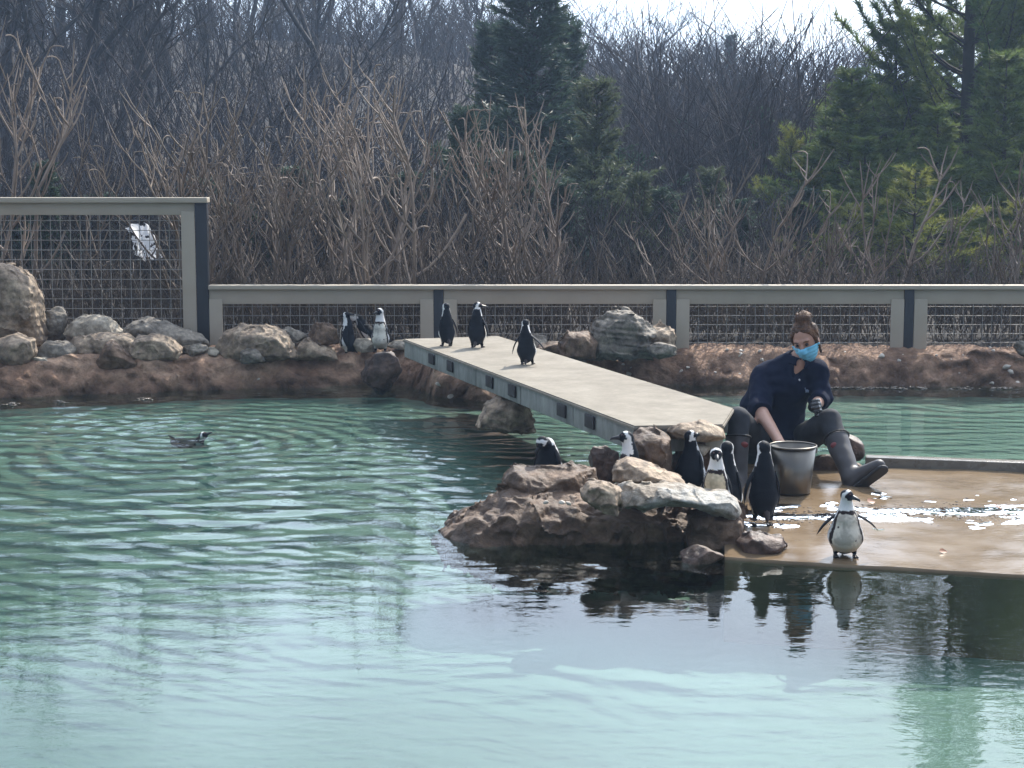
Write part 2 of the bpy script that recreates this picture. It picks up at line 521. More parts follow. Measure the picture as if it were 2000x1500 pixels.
def water_mat():
    m = bpy.data.materials.new('water'); m.use_nodes = True
    t = m.node_tree; t.nodes.clear(); n = t.nodes.new; l = t.links.new
    o = n('ShaderNodeOutputMaterial')
    fr = n('ShaderNodeFresnel'); fr.inputs['IOR'].default_value = 1.33
    gl = n('ShaderNodeBsdfGlossy'); gl.inputs['Roughness'].default_value = 0.015
    gl.inputs['Color'].default_value = (0.97, 0.99, 1, 1)
    tr = n('ShaderNodeBsdfTransparent'); tr.inputs['Color'].default_value = (0.75, 0.94, 0.885, 1)
    mx = n('ShaderNodeMixShader')
    tcx = n('ShaderNodeTexCoord'); mp = n('ShaderNodeMapping'); mp.inputs['Scale'].default_value = (1, 1.6, 1)
    l(tcx.outputs['Object'], mp.inputs[0])
    no = n('ShaderNodeTexNoise'); no.inputs['Scale'].default_value = 9; no.inputs['Detail'].default_value = 3
    l(mp.outputs[0], no.inputs['Vector'])
    bu = n('ShaderNodeBump'); bu.inputs['Strength'].default_value = 0.06; bu.inputs['Distance'].default_value = 0.02
    l(no.outputs['Fac'], bu.inputs['Height'])
    l(bu.outputs[0], gl.inputs['Normal']); l(bu.outputs[0], fr.inputs['Normal'])
    l(fr.outputs[0], mx.inputs[0]); l(tr.outputs[0], mx.inputs[1]); l(gl.outputs[0], mx.inputs[2])
    l(mx.outputs[0], o.inputs['Surface'])
    return m
M['water'] = water_mat()
M['pool_floor'] = noisy('pool_floor', [(0.085, 0.112, 0.092), (0.105, 0.142, 0.118), (0.13, 0.17, 0.142)], 0.8, 8, (0.6, 0.8), 0, pos=[0.25, 0.5, 0.75])

# ------------------------------------------------------------------ setting: water, pool, banks, ground
WX0, WX1, WY0, WY1 = -6.6, 6.6, 2.6, 16.2

shore_px = [(-500, 806), (0, 795), (200, 786), (450, 777), (600, 771), (750, 767), (815, 770), (850, 779), (930, 786), (985, 782), (1040, 768), (1150, 758), (1400, 756), (1600, 759), (2000, 760), (2500, 762)]
SH = np.array([on(a, b, 0)[:2] for a, b in shore_px])
SH = np.vstack([[-40, SH[0, 1] - 2], SH, [40, SH[-1, 1] - 1]])

def shore(x):
    return np.interp(x, SH[:, 0], SH[:, 1])

def bank_h(x, y):
    """height of the dirt bank"""
    p = np.stack([x * 1.4, y * 1.4, np.zeros_like(x)], 1)
    s = y - shore(x) - 0.05 - 0.40 * smooth(-0.55, -1.15, x) + 0.10 * fbm(p * 1.7, 4)
    left = smooth(0.6, -0.8, x)
    crest = 0.275 + 0.02 * left
    slope = 0.30 * (1 - left) + 0.32 * left
    h = -0.45 + (0.45 + crest) * smooth(-0.30, slope + 0.14, s)
    h = h + 0.012 * np.maximum(s - 0.15, 0) * (s > 0.15)
    h = h + smooth(-0.1, 0.15, s) * (0.028 * fbm(p * 1.8 + 5, 4) + 0.040 * (0.4 - np.abs(fbm(p * 4.5 + 9, 4))))
    return h

gx = np.arange(-7.5, 8.0, 0.035)
gy = np.concatenate([np.arange(12.9, 15.6, 0.022), np.arange(15.6, 16.45, 0.06)])
X, Y = np.meshgrid(gx, gy, indexing='ij')
Z = bank_h(X.ravel(), Y.ravel())
off = (0.10 * np.abs(fbm(np.stack([X.ravel() * 3, Y.ravel() * 3, Z * 5], 1), 4)) + 0.05 * perlin(np.stack([X.ravel() * 9, Y.ravel() * 9, Z * 14], 1))) * smooth(-0.2, 0.1, Z)
BV = np.stack([X.ravel(), Y.ravel() - off, Z], 1)
def gridfaces(nx, ny):
    i, j = np.meshgrid(np.arange(nx - 1), np.arange(ny - 1), indexing='ij')
    a = (i * ny + j).ravel()
    return np.stack([a, a + ny, a + ny + 1, a + 1], 1)
BF = gridfaces(len(gx), len(gy))
# wet, dark foot of the bank
m = M['dirt']
t = m.node_tree; b = t.nodes['Principled BSDF']
geo = t.nodes.new('ShaderNodeNewGeometry'); sp = t.nodes.new('ShaderNodeSeparateXYZ')
t.links.new(geo.outputs['Position'], sp.inputs[0])
nz = t.nodes.new('ShaderNodeTexNoise'); nz.inputs['Scale'].default_value = 5; nz.inputs['Detail'].default_value = 5
t.links.new(geo.outputs['Position'], nz.inputs['Vector'])
ad = t.nodes.new('ShaderNodeMath'); ad.operation = 'MULTIPLY_ADD'; ad.inputs[1].default_value = -0.22
t.links.new(nz.outputs['Fac'], ad.inputs[0]); t.links.new(sp.outputs['Z'], ad.inputs[2])
mr = t.nodes.new('ShaderNodeMapRange'); mr.inputs['From Min'].default_value = -0.10; mr.inputs['From Max'].default_value = 0.02
mr.inputs['To Min'].default_value = 0.5; mr.inputs['To Max'].default_value = 1.0
t.links.new(ad.outputs[0], mr.inputs['Value'])
mul = t.nodes.new('ShaderNodeVectorMath'); mul.operation = 'SCALE'
src = b.inputs['Base Color'].links[0].from_socket
t.links.new(src, mul.inputs[0]); t.links.new(mr.outputs[0], mul.inputs['Scale'])
t.links.new(mul.outputs[0], b.inputs['Base Color'])
tag(link('bank', mesh('bank', BV, BF, [M['dirt'], M['leaf_litter']], mi=(BV[BF[:, 0], 1] + 0.06 * perlin(BV[BF[:, 0]] * 7) > 16.02).astype(int))), 'brown dirt bank running along the far edge of the pool', None, None, 'structure')

# ground sheet with wooded hill
def hill_h(x, y):
    leftness = smooth(10, -14, x - 0.12 * (y - 20))
    top = 2.2 + 3.2 * leftness
    h = 0.30 + top * smooth(22, 62, y) + 0.05 * np.clip(y - 55, 0, 150)
    h = h + smooth(18, 40, y) * 0.5 * perlin(np.stack([x * 0.07, y * 0.07, np.zeros_like(x)], 1))
    return h
ux = np.unique(np.concatenate([np.linspace(-400, -40, 19), np.linspace(-40, 40, 81), np.linspace(40, 400, 19)]))
uy = np.unique(np.concatenate([np.linspace(-200, -6, 10), np.linspace(-6, 18, 49), np.linspace(18, 90, 61), np.linspace(90, 700, 20)]))
X, Y = np.meshgrid(ux, uy, indexing='ij')
x, y = X.ravel(), Y.ravel()
inpool = (np.abs(x) < 8.2) & (y > 0.4) & (y < 16.2)
Z = np.where(inpool, -1.2, hill_h(x, np.maximum(y, 0)))
tag(link('ground', mesh('ground', np.stack([x, y, Z], 1), gridfaces(len(ux), len(uy)), [M['leaf_litter']])), 'leaf strewn ground rising into a wooded hill', None, None, 'structure')

# pool floor
DEP = 0.42
px_ = np.linspace(-8, 8, 60); py_ = np.linspace(0.5, 17, 60)
X, Y = np.meshgrid(px_, py_, indexing='ij')
Zf = -DEP + 0.33 * smooth(9.3, 12.4, Y.ravel()) + 0.03 * perlin(np.stack([X.ravel() * 0.6, Y.ravel() * 0.6, 0 * X.ravel()], 1))
tag(link('pool_floor', mesh('pool_floor', np.stack([X.ravel(), Y.ravel(), Zf], 1), gridfaces(60, 60), [M['pool_floor']])), 'pale green pool floor under the water', None, None, 'structure')

# water with real ripples
wx = np.arange(WX0, WX1, 0.024)
wy = np.concatenate([np.arange(WY0, 8.0, 0.026), np.arange(8.0, 16.2, 0.018)])
X, Y = np.meshgrid(wx, wy, indexing='ij')
x = X.ravel(); y = Y.ravel()
rng = np.random.default_rng(5)
H = np.zeros_like(x)
warp = 0.25 * perlin(np.stack([x * 0.7, y * 0.7, 0 * x], 1))
for k in range(46):
    lam = math.exp(rng.uniform(math.log(0.075), math.log(0.42)))
    th = rng.normal(0, 0.30) + (0.5 if k % 5 == 0 else 0)
    kk = 2 * math.pi / lam
    amp = 0.0105 * lam ** 1.1 * rng.uniform(0.4, 1.0) * 0.26
    H += amp * np.sin(kk * (math.sin(th) * (x + warp) + math.cos(th) * (y + 0.7 * warp)) + rng.uniform(0, 6.28))
patch = 0.65 + 0.7 * smooth(-0.5, 0.5, fbm(np.stack([x * 0.5, y * 0.35, 0 * x + 3], 1), 3))
calm = 0.05 + 0.95 * smooth(7.2, 9.8, y + 0.30 * (x + 1.0) * -1 * (x < -1))
rightcalm = 1 - 0.45 * smooth(1.0, 2.0, x) * smooth(10.0, 9.0, y)
behind = 1 - 0.55 * smooth(9.9, 10.8, y) * smooth(0.6, 1.6, x)
H *= patch * calm * rightcalm * behind
SWIM = on(352, 848, 0.0)
rr = np.hypot(x - SWIM[0], y - SWIM[1])
H += 0.006 * np.sin(2 * math.pi * rr / 0.20 - 1) * np.exp(-rr / 1.1) * smooth(0.05, 0.25, rr)
H += 0.010 * fbm(np.stack([x * 7, y * 9, 0 * x], 1), 3) * np.exp(-((x - SWIM[0] + 0.15) / 0.6) ** 2 - ((y - SWIM[1] - 0.45) / 0.4) ** 2)
tag(link('water', mesh('water', np.stack([x, y, H], 1), gridfaces(len(wx), len(wy)), [M['water']])), 'rippled blue green pool water reflecting the sky', None, None, 'structure')
# still outer water beyond the rippled part of the pool
mb = MB()
for (x0, x1, y0, y1) in ((-8.2, WX0, 0.4, 17), (WX1 - 0.024, 8.2, 0.4, 17), (WX0, WX1 - 0.024, 0.4, WY0)):
    mb.add([(x0, y0, 0), (x1, y0, 0), (x1, y1, 0), (x0, y1, 0)], [[0, 1, 2, 3]])
tag(link('water', mb.mesh('water', [M['water']])), 'still outer water of the pool', None, None, 'structure')

# ------------------------------------------------------------------ landing platform and curb
FL_, FR_ = on(1415, 1088, 0.015), on(2600, 1158, 0.015)
BL_, BR_ = on(1415, 905, 0.115), on(2600, 936, 0.115)
nx, ny = 150, 70
u = np.linspace(0, 1, nx); v = np.linspace(0, 1, ny)
U, V = np.meshgrid(u, v, indexing='ij'); U = U.ravel()[:, None]; V = V.ravel()[:, None]
PV = (FL_ * (1 - U) + FR_ * U) * (1 - V) + (BL_ * (1 - U) + BR_ * U) * V
PV[:, 2] += 0.004 * fbm(PV * np.array([3, 3, 0]), 3)
mb = MB()
mb.add(PV, gridfaces(nx, ny))
low = np.array([0, 0, -0.7])
lip = np.array([0, -0.012, -0.012])
fi = np.arange(nx) * ny
front = PV[fi]
st = np.vstack([front, front + lip, front + lip + low])
i = np.arange(nx - 1)
mb.add(st, np.vstack([np.stack([i, i + nx, i + nx + 1, i + 1], 1), np.stack([i + nx, i + 2 * nx, i + 2 * nx + 1, i + nx + 1], 1)]))
tag(link('platform', mb.mesh('platform', [M['wet']], True)), 'wet tan concrete landing sloping into the pool', None, None, 'structure')

def plat_z(p):
    """height of the platform below/above point p"""
    uu_ = (p[0] - FL_[0]) / (FR_[0] - FL_[0]); f0 = FL_[1] + (FR_[1] - FL_[1]) * uu_
    uu_ = (p[0] - BL_[0]) / (BR_[0] - BL_[0]); f1 = BL_[1] + (BR_[1] - BL_[1]) * uu_
    t_ = (p[1] - f0) / (f1 - f0)
    return 0.015 + 0.10 * min(max(t_, 0), 1)

c0, c1 = on(1690, 893, 0.17), on(2600, 926, 0.17)
mb = MB()
dirv = (c1 - c0) / np.linalg.norm(c1 - c0)
nrm = np.array([-dirv[1], dirv[0], 0])
a, b_, wd = c0, c1, 0.11
mb.hexa([a + [0, 0, -0.6], b_ + [0, 0, -0.6], b_ + nrm * wd + [0, 0, -0.6], a + nrm * wd + [0, 0, -0.6], a, b_, b_ + nrm * wd, a + nrm * wd])
M['wet_curb'] = noisy('wet_curb', [(0.10, 0.085, 0.065), (0.19, 0.165, 0.13)], 6, 6, (0.15, 0.4), 0.4, 25, 0.01)
tag(link('curb', mb.mesh('curb', [M['wet_curb']], False, 0.008)), 'long low wet stone curb behind the landing', 'curb', None, 'structure')

# pebbly wet strip on the landing that glitters
M['glitter'] = noisy('wet_gravel', [(0.07, 0.048, 0.028), (0.11, 0.075, 0.042), (0.16, 0.11, 0.065)], 30, 5, (0.09, 0.16), 0.0, 60, 0.006, spec=1.0)
gm = bmesh.new(); bmesh.ops.create_icosphere(gm, subdivisions=1, radius=1.0)
gv = np.array([q.co[:] for q in gm.verts]); gf = np.array([[q.index for q in f_.verts] for f_ in gm.faces]); gm.free()
mb_v, mb_f, nn = [], [], 0
for k in range(1100):
    px = rng.uniform(1430, 2030)
    t_ = (px - 1430) / 600
    py = 1012 - 20 * smooth(0.0, 0.5, np.array(t_)) + 18 * t_ + rng.normal(0, 5 + 6 * abs(t_ - 0.3))
    p = on(px, py, 0.06); p[2] = plat_z(p)
    sz = rng.uniform(0.002, 0.007)
    mb_v.append(gv * (np.array([1.4, 1.1, 0.42]) * sz * rng.uniform(0.7, 1.3, 3)) + p); mb_f.append(gf + nn); nn += len(gv)
tag(link('gravel', mesh('gravel', np.vstack(mb_v), np.vstack(mb_f), [M['glitter']], False)), 'strip of wet glittering gravel across the landing', None, None, 'stuff')

# thin film of splashed water running along the same strip
pu = np.linspace(0, 1, 760); pvv = np.linspace(-1, 1, 100)
U, V = np.meshgrid(pu, pvv, indexing='ij'); U = U.ravel(); V = V.ravel()
cx = 1436 + 600 * U
cyy = 1010 - 18 * smooth(0, 0.5, U) + 16 * U
wid = 20 + 6 * np.sin(U * 17) + 5 * np.sin(U * 41 + 1)
PP = np.array([on(a_, b_, 0.06) for a_, b_ in zip(cx, cyy + V * wid)])
PP[:, 2] = np.array([plat_z(q) for q in PP])
rim = (1 - np.abs(V)) 
pn = fbm(np.stack([PP[:, 0] * 3.0, PP[:, 1] * 7.0, 0 * U + 2], 1), 4)
wet_ = smooth(-0.1, 0.55, pn + 0.6 * rim - 0.16)
PP[:, 2] += -0.006 + 0.0125 * wet_ + 0.00095 * wet_ * fbm(np.stack([PP[:, 0] * 44, PP[:, 1] * 50, 0 * U], 1), 2)
pf = gridfaces(760, 100)
tag(link('puddle', mesh('puddle', PP, pf, [M['water']])), 'thin rippled film of water sparkling on the landing', None, None, 'structure')

# wet chips added along the waterline to give sun glints
mb_v, mb_f, nn = [], [], 0
for k in range(230):
    if k % 4: px = rng.choice([1610, 1650, 1700, 1745, 1790, 1880, 1960]) + rng.normal(0, 14)
    else: px = rng.choice([5, 20, 112, 268, 285]) + rng.normal(0, 8)
    p = on(px, float(np.interp(px, [a_ for a_, b_ in shore_px], [b_ for a_, b_ in shore_px])), 0.0)
    p[1] = shore(np.array([p[0]]))[0] + rng.normal(0, 0.035) + (0.02 if k % 4 else 0.10)
    p[2] = rng.uniform(-0.004, 0.012)
    sz = rng.uniform(0.008, 0.022)
    mb_v.append(gv * (np.array([1.4, 1.1, 0.42]) * sz * rng.uniform(0.7, 1.3, 3)) + p); mb_f.append(gf + nn); nn += len(gv)
tag(link('gravel', mesh('gravel', np.vstack(mb_v), np.vstack(mb_f), [M['glitter']], False)), 'added wet stone chips for sun glints along the waterline of the bank', None, None, 'stuff')

# ------------------------------------------------------------------ rocks
def ico(sub):
    bm = bmesh.new(); bmesh.ops.create_icosphere(bm, subdivisions=sub, radius=1.0)
    v = np.array([q.co[:] for q in bm.verts]); f = np.array([[q.index for q in x.verts] for x in bm.faces]); bm.free()
    return v, f
ICO = {k: ico(k) for k in (2, 3, 4, 5, 6)}

def rock_mesh(name, size, seed, material, cuts=12, sub=5, rough=0.05, lump=0.28, layer=0.0, box=1.0):
    v, f = ICO[sub]
    r = np.random.default_rng(seed)
    v = np.sign(v) * np.abs(v) ** box
    v *= (1 + lump * perlin(v * 1.25 + seed * 3.1))[:, None]
    for k in range(cuts):
        n = r.normal(size=3); n /= np.linalg.norm(n)
        c = r.uniform(0.52, 0.86)
        d = v @ n - c
        v -= np.where(d > 0, d, 0)[:, None] * n * 0.88
    nn = v / np.linalg.norm(v, axis=1)[:, None]
    asp = np.array(size) / max(size)
    v += nn * (rough * (0.9 * fbm(v * asp * 2.6 + seed * 7.7, 6, 0.6) - 1.1 * np.abs(fbm(v * asp * 2.0 + seed * 3.3, 4)) + 0.3))[:, None]
    if layer:
        v[:, :2] *= (1 + layer * perlin(np.stack([v[:, 2] * 5 * asp[2] / max(asp[2], .2), 0 * v[:, 0] + seed, 0.6 * v[:, 0]], 1)))[:, None]
    lo, hi = v.min(0), v.max(0)
    v = (v - (lo + hi) / 2) / ((hi - lo) / 2)
    v = v * (np.array(size) / 2)
    return mesh(name, v, f, [material])

def rock(name, label, box, d, m, seed, ratio=0.9, cuts=16, sub=5, rough=0.08, lump=0.22, cat='rock', group=None, tilt=0.0, sink=0.0, rz=None, layer=0.0, sq=0.72):
    x0, x1, y0, y1 = box
    c = at((x0 + x1) / 2, (y0 + y1) / 2, d)
    wd, ht = (x1 - x0) / F * d, (y1 - y0) / F * d
    ht += sink
    c = c - np.array([0, 0, sink / 2])
    o = link(name, rock_mesh(name, (wd * 1.02, wd * ratio, ht), seed, M[m], cuts, sub, rough, lump, layer, sq), None, c, (0, tilt, 0))
    return tag(o, label, cat, group)

def on_bank(px, py):
    """where the view ray through (px,py) meets the dirt bank"""
    ts = np.arange(13.6, 16.3, 0.02)
    Q = np.array([at(px, py, q) for q in ts])
    hit = Q[:, 2] <= bank_h(Q[:, 0], Q[:, 1])
    i = int(np.argmax(hit)) if hit.any() else len(ts) - 1
    return Q[i]

GB = 'boulders along the dirt bank'
LB = [
 ('big tall tan boulder cut off at the photo edge before the mesh fence', (-75, 86, 512, 690), 14.55, 'rock_tan', 1, 0.9),
 ('grey boulder leaning against the tall tan boulder', (78, 132, 598, 672), 14.9, 'rock_grey', 2, 1.0),
 ('long low pale boulder under the wire mesh of the tall fence', (122, 240, 612, 668), 15.0, 'rock_pale', 3, 0.6),
 ('wedge shaped grey boulder sloping down to the black fence post', (243, 428, 620, 692), 14.95, 'rock_grey', 4, 0.5),
 ('wide flat tan boulder lying behind the small pyramid stone', (128, 290, 650, 705), 14.65, 'rock_tan', 5, 0.6),
 ('pinkish angular boulder below the tall tan boulder', (-20, 73, 653, 716), 14.3, 'rock_tan', 6, 0.8),
 ('dark rounded boulder between the pinkish boulder and the pyramid stone', (68, 154, 665, 712), 14.4, 'rock_grey', 7, 0.8),
 ('dark pyramid shaped stone with a pointed top on the bank', (186, 270, 664, 718), 14.35, 'rock_brown', 8, 0.8),
 ('smooth domed tan boulder beside the pyramid shaped stone', (252, 356, 652, 706), 14.45, 'rock_tan', 9, 0.8),
 ('small slanted grey stone between the domed boulder and a pale log shaped stone', (350, 408, 670, 702), 14.5, 'rock_grey', 10, 0.8),
 ('log shaped pale stone lying at the foot of the wedge boulder', (388, 435, 677, 699), 14.45, 'rock_pale', 11, 0.7),
 ('large mottled boulder in front of the first low fence panel', (424, 582, 635, 702), 14.6, 'rock_tan', 12, 0.7),
 ('small grey boulder peeping out behind the large mottled boulder', (546, 600, 636, 672), 15.0, 'rock_grey', 13, 0.9),
 ('flat tan slab stone between the mottled boulder and the penguin facing sideways', (566, 660, 659, 702), 14.55, 'rock_tan', 14, 0.7),
 ('rounded brown boulder behind the penguin with its bill out sideways', (598, 664, 628, 675), 14.95, 'rock_brown', 15, 0.8),
 ('small pointed grey stone on the bank below the mottled boulder', (470, 517, 679, 712), 14.25, 'rock_grey', 16, 0.8),
 ('little pale flat stone below the dark rounded boulder', (60, 104, 696, 718), 14.2, 'rock_pale', 17, 0.8),
 ('white topped stone behind the two close standing penguins', (690, 735, 660, 688), 14.8, 'rock_pale', 18, 0.8),
 ('flat pale stone at the far corner of the footbridge', (756, 812, 664, 684), 14.75, 'rock_pale', 19, 0.9),
 ('dark block of rock under the front facing penguin on the bank', (704, 786, 684, 775), 14.15, 'rock_dark', 20, 0.8),
 ('brown lump of rock at the waterline under the footbridge', (846, 958, 722, 800), 14.0, 'rock_brown', 21, 0.8),
 ('tall layered grey boulder on top of the mound before the low fence', (1148, 1275, 605, 700), 15.1, 'rock_grey', 23, 0.7),
 ('sloping layered tan boulder leaning on the mound by the black post', (1178, 1316, 634, 694), 14.9, 'rock_tan', 24, 0.6),
 ('squat brown boulder at the footbridge side of the rock mound', (1090, 1166, 645, 702), 14.9, 'rock_brown', 25, 0.8),
 ('small grey stone at the foot of the mound under the black post', (1255, 1322, 667, 702), 14.75, 'rock_grey', 26, 0.8),
 ('low dark stone between the footbridge and the rock mound', (1046, 1116, 666, 700), 14.8, 'rock_brown', 27, 0.8),
 ('rounded grey boulder behind the waddling penguin with spread flippers', (1022, 1068, 652, 700), 15.1, 'rock_grey', 28, 0.9),
 ('pale grey stone at the right end of the bank', (1978, 2040, 664, 700), 15.0, 'rock_grey', 29, 0.9),
]
for lab, box, d, m_, sd, ra in LB:
    d = min(max(d, depth(on_bank((box[0] + box[2]) / 2, box[3] - 4)) - 0.10 + (d - 14.45) * 0.7), 15.7)
    rock('boulder', lab, box, d, m_, sd, ra, group=GB, cat='boulder', sub=5, layer=0.05 if sd in (23, 24) else 0)
rock('boulder', 'pale wedge boulder standing in the water beside the footbridge', (936, 1034, 773, 850), 12.2, 'rock_tan', 22, 0.9, cat='boulder', sub=5)

GI = 'rocks of the penguin island'
rock('boulder', 'broad brown boulder forming the base of the penguin island', (852, 1456, 962, 1170), 9.45, 'rock_brown', 41, 0.42, 20, 6, 0.12, cat='boulder', group=GI)
rock('boulder', 'brown shoulder of rock rising under the flat topped stone', (940, 1290, 936, 1090), 9.5, 'rock_brown', 42, 0.5, 16, 6, 0.12, cat='boulder', group=GI)
rock('rock', 'flat topped brown stone in front of the preening penguin', (983, 1172, 908, 990), 9.55, 'rock_brown', 43, 0.5, 10, 5, 0.08, group=GI, sq=0.45)
rock('rock', 'tilted tan slab hiding the body of the penguin looking sideways', (1194, 1346, 893, 948), 9.3, 'rock_tan', 44, 0.7, 12, 5, 0.08, group=GI, tilt=0.28, sq=0.5)
rock('rock', 'long pale slab lying across the front of the island', (1205, 1446, 942, 1012), 9.1, 'rock_slab', 61, 0.5, 18, 5, 0.06, group=GI, tilt=0.05, sq=0.5)
rock('rock', 'layered tan stone wedged against the end of the long pale slab', (1130, 1216, 936, 1008), 9.05, 'rock_tan', 46, 0.7, 12, 5, 0.06, group=GI, tilt=0.2)
rock('rock', 'grey block propping up the tilted tan slab', (1206, 1290, 925, 985), 9.3, 'rock_grey', 47, 0.8, 12, 5, 0.08, group=GI)
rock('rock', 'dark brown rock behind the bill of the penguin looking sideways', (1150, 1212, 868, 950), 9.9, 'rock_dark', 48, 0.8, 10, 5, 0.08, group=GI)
rock('rock', 'big upright brown rock below the near end of the footbridge', (1226, 1314, 832, 960), 9.75, 'rock_brown', 49, 0.7, 10, 5, 0.08, group=GI)
rock('rock', 'flat brown stone under the end edge of the footbridge', (1304, 1420, 824, 866), 9.8, 'rock_tan', 50, 0.7, 10, 5, 0.08, group=GI)
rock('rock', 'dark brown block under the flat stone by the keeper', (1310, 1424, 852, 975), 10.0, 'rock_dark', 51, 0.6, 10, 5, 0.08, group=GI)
rock('rock', 'small sunlit stone between two penguins and the keeper', (1346, 1386, 866, 890), 9.75, 'rock_pale', 52, 0.9, 8, 4, 0.04, group=GI)
rock('rock', 'brown block below the end of the long pale slab', (1340, 1450, 985, 1090), 9.15, 'rock_brown', 53, 0.7, 12, 5, 0.08, group=GI)
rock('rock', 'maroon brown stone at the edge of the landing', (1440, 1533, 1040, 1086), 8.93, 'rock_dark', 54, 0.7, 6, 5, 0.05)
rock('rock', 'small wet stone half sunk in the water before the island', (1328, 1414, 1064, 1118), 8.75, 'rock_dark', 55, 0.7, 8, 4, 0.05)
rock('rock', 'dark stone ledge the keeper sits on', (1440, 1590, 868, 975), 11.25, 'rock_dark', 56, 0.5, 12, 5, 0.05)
rock('rock', 'flat stone slab with a bright top behind the steel bucket', (1570, 1700, 884, 945), 10.75, 'rock_brown', 57, 0.45, 10, 5, 0.04)
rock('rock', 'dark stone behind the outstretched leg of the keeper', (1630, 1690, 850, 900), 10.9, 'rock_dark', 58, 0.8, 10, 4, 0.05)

def poly_sdf(x, z, P):
    n = len(P); d = np.full(x.shape, 1e9); sgn = np.ones(x.shape)
    for i in range(n):
        a, b = P[i], P[(i + 1) % n]
        ex_, ez_ = b[0] - a[0], b[1] - a[1]
        wx_, wz_ = x - a[0], z - a[1]
        t_ = np.clip((wx_ * ex_ + wz_ * ez_) / (ex_ * ex_ + ez_ * ez_ + 1e-12), 0, 1)
        d = np.minimum(d, (wx_ - ex_ * t_) ** 2 + (wz_ - ez_ * t_) ** 2)
        c1 = z >= a[1]; c2 = z < b[1]; c3 = ex_ * wz_ > ez_ * wx_
        sgn = np.where((c1 & c2 & c3) | (~c1 & ~c2 & ~c3), -sgn, sgn)
    return sgn * np.sqrt(d)

def stone(name, label, outline, d, dep, m, seed, rough=0.02, rnd=0.02, h=0.009, cat='rock', group=None, lean=0.0, taper=0.30, strata=0.0):
    """stone with the given upright outline and a real depth dep, broken up with noise and cuts"""
    W = np.array([at(a, b, d) for a, b in outline])
    cy_ = W[:, 1].mean()
    P2 = W[:, [0, 2]]
    if sum(P2[i][0] * P2[(i + 1) % len(P2)][1] - P2[(i + 1) % len(P2)][0] * P2[i][1] for i in range(len(P2))) < 0: P2 = P2[::-1]
    r = np.random.default_rng(seed)
    cen = np.array([P2[:, 0].mean(), 0, P2[:, 1].mean()])
    ext = np.array([np.ptp(P2[:, 0]), dep, np.ptp(P2[:, 1])])
    cuts_ = []
    for k in range(10):
        n_ = np.array([r.normal() * 0.6, r.choice([-1, 1]) * r.uniform(0.5, 1.0), r.normal() * 0.6]); n_ /= np.linalg.norm(n_)
        cuts_.append((n_, (np.abs(n_) * ext / 2).sum() * r.uniform(0.58, 0.9)))
    hd = dep / 2
    def f(P):
        x, y, z = P[:, 0], P[:, 1] - cy_ - lean * (P[:, 2] - cen[2]), P[:, 2]
        p = poly_sdf(x, z, P2) + taper * hd * np.abs(y / hd) ** 2.2
        q = np.abs(y) - hd
        dd = np.minimum(np.maximum(p, q), 0) + np.hypot(np.maximum(p + rnd, 0), np.maximum(q + rnd, 0)) * ((p + rnd > 0) | (q + rnd > 0)) - 0
        dd = np.maximum(p, q) if rnd <= 0 else np.minimum(np.maximum(p + rnd, q + rnd), 0) + np.hypot(np.maximum(p + rnd, 0), np.maximum(q + rnd, 0)) - rnd
        for n_, c_ in cuts_:
            dd = np.maximum(dd, (x - cen[0]) * n_[0] + y * n_[1] + (z - cen[2]) * n_[2] - c_)
        nr = np.abs(dd) < 0.09
        Q = np.stack([x, y, z], 1)[nr]
        g = 0.9 * fbm(Q * 5.5 + seed, 3) + 0.30 * fbm(Q * 17 + seed, 4, 0.6) - 1.1 * np.abs(fbm(Q * 4.2 + seed * 2, 3))
        g = g - 0.9 * np.exp(-(fbm(Q * 3.1 + seed * 5, 3) / 0.045) ** 2)
        if strata: g = g + strata * perlin(np.stack([Q[:, 0] * 2, Q[:, 1] * 2, Q[:, 2] * 42 + Q[:, 0] * 4], 1))
        dd[nr] += rough * (g + 0.12)
        return dd
    lo = np.array([P2[:, 0].min(), cy_ - hd - abs(lean) * ext[2], P2[:, 1].min()]) - 0.05
    hi = np.array([P2[:, 0].max(), cy_ + hd + abs(lean) * ext[2], P2[:, 1].max()]) + 0.05
    v, fc = nets(f, lo, hi, h)
    c = np.array([cen[0], cy_, cen[2]])
    return tag(link(name, mesh(name, v - c, fc, [M[m]]), None, c), label, cat, group)

